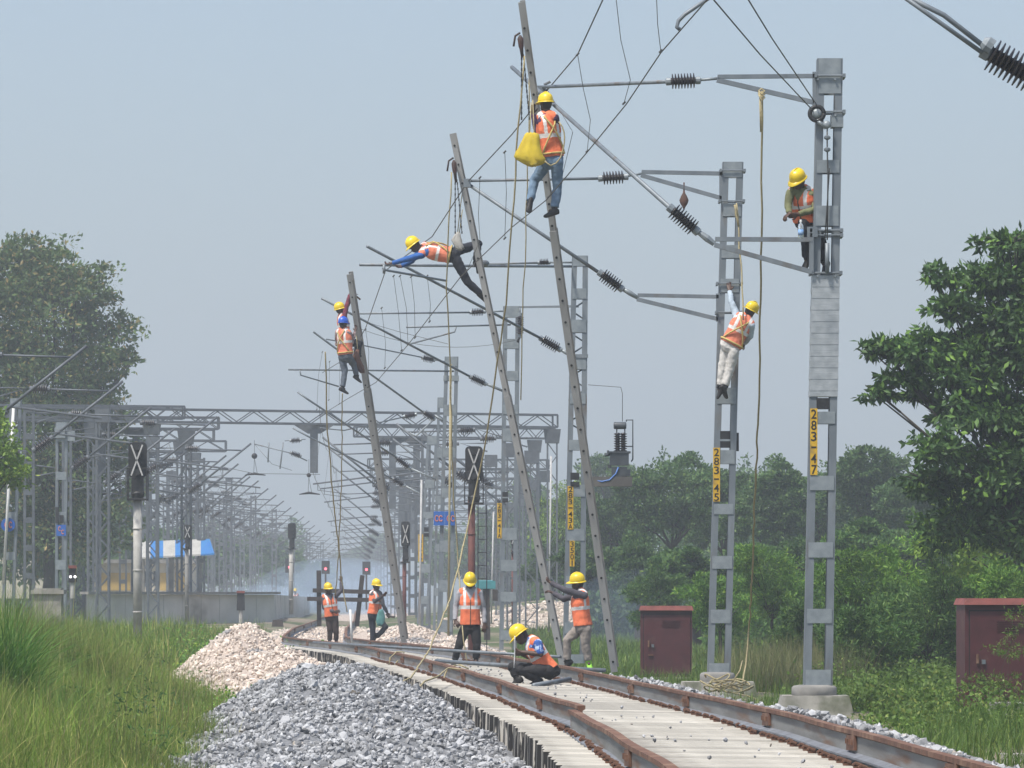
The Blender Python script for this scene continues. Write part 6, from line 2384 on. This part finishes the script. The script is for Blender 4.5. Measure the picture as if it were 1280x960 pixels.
    for k, (q_, z) in enumerate(((1.0, 0), (.99, .03), (.96, .06), (.88, .09), (.74, .115), (.52, .135), (.26, .145), (.03, .148))):
        ring = []
        for n_ in range(24):
            a = n_ / 24 * 2 * math.pi
            ridge = .006 * (1 if abs(math.cos(a)) < .13 else 0) if .2 < q_ < 1 else 0
            ring.append(hc2 + hs * math.cos(a) * .108 * q_ * S + hf * math.sin(a) * .130 * q_ * S + hat_up * (z + ridge) * S)
        rings.append(ring)
    h.rings(rings)
    brim = []
    for (q_, z) in ((1.0, .012), (1.13, 0), (1.14, -.008), (1.0, .0)):
        ring = []
        for n_ in range(24):
            a = n_ / 24 * 2 * math.pi
            pk = max(0, math.sin(a)) ** 2 * .045 if q_ > 1.05 else 0
            ring.append(hc2 + hs * math.cos(a) * .108 * q_ * S + hf * (math.sin(a) * .130 * q_ + pk) * S + hat_up * (z - pk * .35) * S)
        brim.append(ring)
    h.rings(brim, 0, False)
    h.tube([hc2 + hf * math.sin(a) * .128 * math.cos(0) * S + hat_up * (.012 + .142 * math.cos(a)) * S for a in np.linspace(-1.25, 1.25, 9)], .009 * S, 6)
    h.build('helmet', hat, root, True)
    hb = MB()
    hb.tube([hc + hs * .078 * S, hc + hs * .06 * S - up * .085 * S + face * .03, hc - up * .112 * S + face * .045 * S, hc - hs * .06 * S - up * .085 * S + face * .03, hc - hs * .078 * S], .005, 5)
    hb.build('chin_strap', DSTRAP, root, True)
    # ---- shoes
    for s in 'LR':
        an, toe, kn = j['an' + s], j['to' + s], j['kn' + s]
        fd = (toe - an)
        L = max(.16, min(.24, fd.length))
        fd = fd.normalized()
        upv = (kn - an)
        upv = (upv - fd * upv.dot(fd)).normalized()
        sv = fd.cross(upv).normalized()
        k = MB()
        base = an - upv * .045 * S
        k.rings([oval(base + fd * x * S + upv * z * S, sv, upv, rw * S, rh * S, 12, 2.6) for x, z, rw, rh in ((-.075, .0, .02, .03), (-.06, .005, .035, .045), (0, .01, .042, .055), (.07, -.005, .046, .042), (.13, -.018, .05, .03), (.17, -.022, .044, .022), (.19, -.025, .02, .012))])
        k.tube([an - upv * .03, an + upv * .05 * S], [.046 * S, .044 * S], 12)
        solid('shoe', k, (shoe_m or {}).get(s, SHOE), root, .009, 0, 2)
    # ---- safety harness
    if harness:
        hm2 = harness if harness is not True else STRAP

        def surf(t, ang, ru, rv):
            c = j['pel'].lerp(j['neck'], t)
            return c + rt * (ru * math.cos(ang)) * S + fwd * (rv * math.sin(ang)) * S
        g = MB()
        for k_ in (-1, 1):
            pts = []
            for q_ in np.linspace(0, 1, 9):
                t = .12 + q_ * .84
                ang = math.radians(-90 + k_ * (62 - 96 * q_)) if q_ < .75 else math.radians(-90 - k_ * (10 + (q_ - .75) * 120))
                w1 = .185 if t < .85 else .150
                pts.append(surf(t, ang, w1 + .012, .158 if t < .85 else .125))
            g.tube(pts, .014, 6)
        g.build('harness', hm2, root, True)
        g = MB()
        g.tube([surf(.10, a, .20, .16) for a in np.linspace(0, 2 * math.pi, 25)], .017, 6)
        g.build('belt', hm2, root, True)
    return root, j, fwd, rt


JEANS = cloth('blue_jeans_cloth', (0.16, 0.24, 0.34), (0.10, 0.16, 0.24), 9)
DARKJ = cloth('dark_jeans_cloth', (0.018, 0.02, 0.03), (0.012, 0.014, 0.02))
BLACKP = cloth('black_trouser_cloth', (0.014, 0.013, 0.014), (0.02, 0.019, 0.02))
BROWNP = cloth('brown_trouser_cloth', (0.05, 0.03, 0.022), (0.035, 0.022, 0.017))
WHITEP = cloth('off_white_trouser_cloth', (0.56, 0.54, 0.51), (0.44, 0.43, 0.41))
TANP = cloth('dusty_trouser_cloth', (0.28, 0.245, 0.215), (0.20, 0.175, 0.155))
GREYJ = cloth('grey_blue_trouser_cloth', (0.10, 0.12, 0.15), (0.07, 0.085, 0.11))
PURPLE = cloth('plum_shirt_cloth', (0.06, 0.022, 0.07), (0.04, 0.016, 0.05))
BLUES = cloth('blue_shirt_cloth', (0.03, 0.12, 0.38), (0.02, 0.085, 0.28))
CHECK = cloth('check_shirt_cloth', (0.34, 0.26, 0.24), (0.15, 0.10, 0.10), 24, contrast=(.45, .55))
REDS = cloth('crimson_shirt_cloth', (0.17, 0.025, 0.045), (0.05, 0.015, 0.025))
OLIVE = cloth('olive_shirt_cloth', (0.17, 0.18, 0.085), (0.12, 0.125, 0.06))
PALEB = cloth('pale_blue_shirt_cloth', (0.46, 0.54, 0.62), (0.36, 0.43, 0.50))
GREYS = cloth('light_grey_shirt_cloth', (0.34, 0.34, 0.36), (0.25, 0.25, 0.27))
CHARC = cloth('charcoal_shirt_cloth', (0.075, 0.07, 0.085), (0.05, 0.047, 0.058))
DKGREY = cloth('dark_grey_shirt_cloth', (0.06, 0.06, 0.068), (0.04, 0.04, 0.047))
PRINT = cloth('blue_white_print_cloth', (0.03, 0.09, 0.32), (0.40, 0.50, 0.66), 11, contrast=(.5, .56))
GREENSHOE = mat('lime_shoe', (0.28, 0.62, 0.04), (0.2, 0.5, 0.03), 9, 0.6)
DUSTY = mat('dusty_shoe', (0.12, 0.10, 0.09), (0.08, 0.07, 0.065), 9, 0.8)

# on the tallest ladder, back to us
worker('workman in jeans with his back turned, high on the tallest ladder beside the yellow bag', 71.9,
       dict(pel=(690, 198), neck=(684, 143), head=(682, 130, .02), shL=(674.5, 147, .08), shR=(694, 147, -.06), elL=(671, 163, .26), wrL=(666, 142, .30), elR=(696, 166, .12), wrR=(680, 152, .34), hdL=(666, 132, .28), hdR=(672, 146, .30),
            hpL=(684, 202, .08), hpR=(696, 202, -.06), knL=(668, 226, .20), knR=(697, 235, .05), anL=(662, 254, .06), anR=(693, 262, .02), toL=(658, 272, -.02), toR=(674, 267, .14)),
       (-.45, 1, 0), (-.7, .8, .1), JEANS, PURPLE, ORANGE, harness=STRAP, vest_len=.03)
# stretched out from the middle ladder
worker('workman in a blue shirt lying stretched out sideways between the middle ladder and the pipe', 85.0,
       dict(pel=(566, 319), neck=(530, 311), head=(518, 307, -.04), shL=(527, 319, -.10), shR=(531, 307, .16), elL=(508, 324, -.12), wrL=(490, 329, -.05), elR=(515, 326, .22), wrR=(501, 333, .18), hdL=(479, 331, .0), hdR=(496, 334, .1),
            hpL=(571, 326, -.08), hpR=(572, 313, .10), knL=(585, 353, -.06), knR=(598, 305, .24), anL=(602, 368, .0), anR=(595, 328, .30), toL=(614, 377, .02), toR=(592, 342, .34)),
       (-.15, .35, -1), (-.9, -.3, -.55), DARKJ, BLUES, ORANGE_F, harness=STRAP, vest_len=.12, curl=(.9, .9))
# two on the farthest ladder
worker('workman in a blue helmet and check shirt on the farthest ladder', 112.9,
       dict(pel=(432, 444), neck=(429, 412), head=(429, 405), shL=(422, 416, .04), shR=(437, 417, -.02), elL=(421, 430, .16), wrL=(434, 424, .34), elR=(440, 428, .1), wrR=(444, 414, .28), hdL=(441, 422, .3), hdR=(445, 409, .3),
            hpL=(428, 447, .06), hpR=(436, 447, -.04), knL=(431, 465, .05), knR=(442, 456, .2), anL=(428, 485, .0), anR=(446, 470, .25), toL=(437, 489, .05), toR=(452, 474, .3)),
       (.55, .8, 0), (.75, .6, .05), GREYJ, CHECK, ORANGE_F, hat=HATB, harness=STRAP)
worker('workman in a yellow helmet reaching up over the farthest ladder', 113.7,
       dict(pel=(430, 422, .1), neck=(427, 394, .1), head=(425, 387, .08), shL=(426, 396, .28), shR=(430, 397, -.04), elL=(434, 382, .3), wrL=(440, 370, .36), elR=(434, 380, .02), wrR=(437, 368, .14), hdL=(444, 368, .34), hdR=(441, 366, .22),
            hpL=(431, 425, .2), hpR=(434, 425, .02), knL=(450, 429, .3), knR=(447, 432, .15), anL=(447, 450, .4), anR=(444, 452, .3), toL=(454, 452, .45), toR=(452, 455, .35)),
       (1, .2, 0), (.9, -.1, .35), DARKJ, REDS, ORANGE_F)
# seated on the nearest mast
worker('workman in an olive shirt seated on the lower bracket of the nearest mast', 65.5,
       dict(pel=(1008, 277, .05), neck=(1002, 236, -.08), head=(998, 226, -.16), shL=(1015, 242, .0), shR=(988, 241, -.10), elL=(1019, 262, -.22), wrL=(997, 268, -.32), elR=(985, 257, -.20), wrR=(987, 267, -.34), hdL=(985, 270, -.36), hdR=(982, 271, -.38),
            hpL=(1013, 281, .0), hpR=(1005, 281, -.06), knL=(1026, 298, .02), knR=(1007, 302, -.1), anL=(1031, 329, .0), anR=(1009, 324, -.05), toL=(1028, 336, -.06), toR=(1004, 330, -.12)),
       (-.55, -.9, 0), (-.7, -.75, -.5), DARKJ, OLIVE, ORANGE, curl=(1.0, 1.0))
# hanging from the second mast
worker('workman in white trousers leaning out by his strap from the second mast', 79.55,
       dict(pel=(913, 432), neck=(932, 396), head=(938, 389, .02), shL=(921, 396, .06), shR=(939, 407, -.05), elL=(914, 377, .12), wrL=(912, 363, .2), elR=(938, 420, .06), wrR=(930, 430, .2), hdL=(911, 355, .26), hdR=(925, 434, .24),
            hpL=(908, 436, .05), hpR=(917, 439, -.05), knL=(903, 459, .04), knR=(913, 460, -.02), anL=(900, 484, .05), anR=(906, 484, -.02), toL=(894, 493, .04), toR=(911, 493, .05)),
       (-.1, 1, 0), (.6, .75, -.1), WHITEP, PALEB, ORANGE_F, harness=STRAP, vest_len=.03)
# on the ground
worker('workman in a light grey shirt standing between the rails holding a rope, head bowed', 85.2,
       dict(pel=(588, 782), neck=(587.5, 737), head=(587.5, 727, -.06), shL=(599, 741.5, 0), shR=(575, 741.5, 0), elL=(604, 760, .02), wrL=(606, 780, -.06), elR=(569.5, 759, .02), wrR=(569, 776, -.12), hdL=(605, 788, -.08), hdR=(574, 783, -.18),
            hpL=(594, 785), hpR=(582, 785), knL=(596, 806, -.04), knR=(574, 806, -.06), anL=(595, 825, .04), anR=(568, 827, .04), toL=(595, 831, -.2), toR=(566, 832, -.18)),
       (.05, -1, 0), (.05, -1, -.45), BLACKP, GREYS, ORANGE, curl=(.5, 1.0), vest_len=.02)
worker('workman in a blue print shirt squatting between the rails, facing left', 67.0,
       dict(pel=(687, 838, .02), neck=(663, 800, 0), head=(651, 795, 0), shL=(669, 803, .16), shR=(672, 804, -.16), elL=(664, 822, .24), wrL=(650, 817, .16), elR=(676, 818, -.22), wrR=(651, 815, -.16), hdL=(644, 817, .08), hdR=(644, 816, -.08),
            hpL=(684, 838, .12), hpR=(686, 839, -.12), knL=(641, 834, .22), knR=(650, 838, -.22), anL=(646, 848, .20), anR=(672, 849, -.16), toL=(638, 853, .22), toR=(658, 853, -.18)),
       (-.9, -.05, -.4), (-.9, -.15, -.55), BLACKP, PRINT, ORANGE, sleeves=False, vest_len=.02, curl=(1.0, 1.0))
worker('workman in a charcoal shirt pushing the foot of the middle ladder with both arms', 78.2,
       dict(pel=(729, 782), neck=(725, 739), head=(722, 729, -.02), shL=(720, 743, .18), shR=(730, 744, -.14), elL=(705, 749, .22), wrL=(691, 741, .34), elR=(707, 738, -.16), wrR=(688, 728, .0), hdL=(682, 737, .4), hdR=(681, 724, .1),
            hpL=(724, 786, .10), hpR=(732, 787, -.08), knL=(709, 800, .12), knR=(732, 809, -.06), anL=(709, 827, .15), anR=(736, 828, -.02), toL=(702, 834, .16), toR=(737, 834.5, -.2)),
       (-.9, .35, 0), (-1, .15, .05), TANP, CHARC, ORANGE, shoe_m={'R': GREENSHOE}, curl=(1.1, 1.1), vest_len=.0)
worker('workman in brown trousers with one arm raised along a hanging rope', 124.0,
       dict(pel=(414.5, 771), neck=(411, 744), head=(410.5, 736.5, -.04), shL=(418, 747, .0), shR=(404, 747, 0), elL=(426.5, 738, .0), wrL=(426.5, 727, .05), elR=(405, 760, .0), wrR=(418, 764.5, -.2), hdL=(426.5, 721, .05), hdR=(423, 764, -.24),
            hpL=(418.5, 773), hpR=(411, 773), knL=(420, 787, -.03), knR=(412.5, 787, -.03), anL=(420.5, 801.5, .04), anR=(412, 801.5, .04), toL=(423, 805, -.18), toR=(411, 805, -.2)),
       (.35, -1, 0), (.5, -.9, .1), BROWNP, CHARC, ORANGE)
worker('workman walking with a teal cloth tied at his waist and a tool in his hand', 122.0,
       dict(pel=(467.5, 768), neck=(470, 739), head=(470.5, 732, -.03), shL=(475, 743, -.04), shR=(464, 743, .04), elL=(479, 756, -.08), wrL=(484, 766, -.1), elR=(468.5, 752, -.22), wrR=(478, 745, -.28), hdL=(486, 770, -.1), hdR=(482, 742, -.3),
            hpL=(471, 771, -.04), hpR=(464.5, 771, .04), knL=(482, 784, -.1), knR=(466, 787, .0), anL=(472, 795, .12), anR=(465.5, 803, .0), toL=(471, 801, .2), toR=(466, 807, -.2)),
       (.75, -.7, 0), (.8, -.7, .0), DARKJ, DKGREY, ORANGE)

# cloth, tool and other carried things
mb = MB()
rings = []
for q, (l, r_) in zip(np.linspace(0, 1, 7), ((474, 479), (472, 480), (471, 481), (470.5, 481.5), (470, 481), (471, 480), (472, 477))):
    y_ = 762 + q * 20
    a, b_ = P(l, y_, 121.6), P(r_, y_, 121.6)
    c = (a + b_) / 2
    rings.append([c + Vector((math.cos(k / 12 * 6.2832) * (b_.x - a.x) / 2, math.sin(k / 12 * 6.2832) * .035 * (1 + .5 * math.sin(k * 2.2 + q * 3)), .02 * math.sin(k * 1.7))) for k in range(12)])
mb.rings(rings)
tag(mb.build('waist_cloth', cloth('teal_cloth', (0.10, 0.26, 0.25), (0.06, 0.17, 0.17)), None, True), 'teal cloth hanging at the hip of the walking workman', 'cloth')
mb = MB()
mb.beam(P(484, 770, 121.8), P(493, 771.5, 121.7), .05, .05)
mb.tube([P(482, 768, 121.8), P(486, 770, 121.8)], .02, 6)
tag(mb.build('hand_tool', M['wood_dark'], None), 'dark hand tool held by the walking workman', 'tool')
mb = MB()
mb.beam(P(440, 366, 114.1), P(450.5, 374.5, 114.1), .035, .04)
mb.box(P(441, 366, 114.1), (.09, .06, .12))
tag(mb.build('wrench', M['rust'], None), 'rusty wrench held up beside the farthest ladder', 'tool')
rope('yellow safety strap from mast 283-45 to the back of the leaning workman', [(921, 254, 79.75), (923, 290, 79.7), (926, 330, 79.6), (928, 360, 79.5), (929, 400, 79.35)], .013, 'rope', 'safety_strap')
rope('twin safety strap knotted round the clamp of mast 283-45', [(919, 256, 79.7), (920, 268, 79.7), (923, 282, 79.7)], .02, 'rope', 'safety_strap')
rope('pale lanyard looping from the belt of the workman on the tallest ladder', [(699, 152, 71.6), (705, 165, 71.6), (706, 178, 71.6), (701, 196, 71.6), (696, 204, 71.6), (688, 207, 71.5), (681, 201, 71.5)], .011, 'rope', 'lanyard')
rope('white plumb cord held by the squatting workman', [(643.5, 795, 66.6), (643.5, 815, 66.7), (642.5, 835, 66.7)], .008, 'white', 'cord', jit=0.0)

worker('tiny far workman in orange standing in the haze beside the mottled signal pole', 330,
       dict(pel=(369, 754), neck=(369, 742), head=(369, 738.5), shL=(372.5, 743.5), shR=(365.5, 743.5), elL=(374, 749), wrL=(373.5, 754), elR=(364, 749), wrR=(365, 754),
            hpL=(371, 755), hpR=(367, 755), knL=(371, 762.5), knR=(367, 762.5), anL=(371.5, 770), anR=(366.5, 770), toL=(372, 771, -.2), toR=(366, 771, -.2)),
       (0, -1, 0), (.3, -1, 0), DKGREY, CHARC, ORANGE)
# ---------------------------------------------------------------- air
hz = MB()
hz.box((0, 1270, 59), (1900, 2660, 124))
hm = bpy.data.materials.new('haze_air')
hm.use_nodes = True
hn = hm.node_tree
hn.nodes.clear()
ho = hn.nodes.new('ShaderNodeOutputMaterial')
hv = hn.nodes.new('ShaderNodeVolumePrincipled')
hv.inputs['Color'].default_value = (0.675, 0.74, 0.815, 1)
hv.inputs['Density'].default_value = HAZE
hv.inputs['Anisotropy'].default_value = 0.2
hn.links.new(hv.outputs[0], ho.inputs['Volume'])
h = hz.build('haze', hm, None, label='pale blue haze hanging over the whole line', kind='stuff')

for i, (px, py, D, rx, rz, ry, dn) in enumerate(((430, 745, 430, 110, 48, 60, .012), (330, 752, 300, 60, 22, 25, .010), (800, 760, 165, 90, 50, 18, .008))):
    k = D / F
    sm = MB()
    sm.ell(P(px, py, D), (V(rx * k, 0, 0), V(0, ry, 0), V(0, 0, rz * k)), 32, 20)
    m_ = bpy.data.materials.new('smoke_air')
    m_.use_nodes = True
    q = m_.node_tree
    q.nodes.clear()
    o_ = q.nodes.new('ShaderNodeOutputMaterial')
    v_ = q.nodes.new('ShaderNodeVolumePrincipled')
    v_.inputs['Color'].default_value = (0.46, 0.60, 0.78, 1)
    v_.inputs['Density'].default_value = dn
    q.links.new(v_.outputs[0], o_.inputs['Volume'])
    sm.build('smoke', m_, None, label='thin blue smoke drifting low over the line', kind='stuff', cat='smoke')
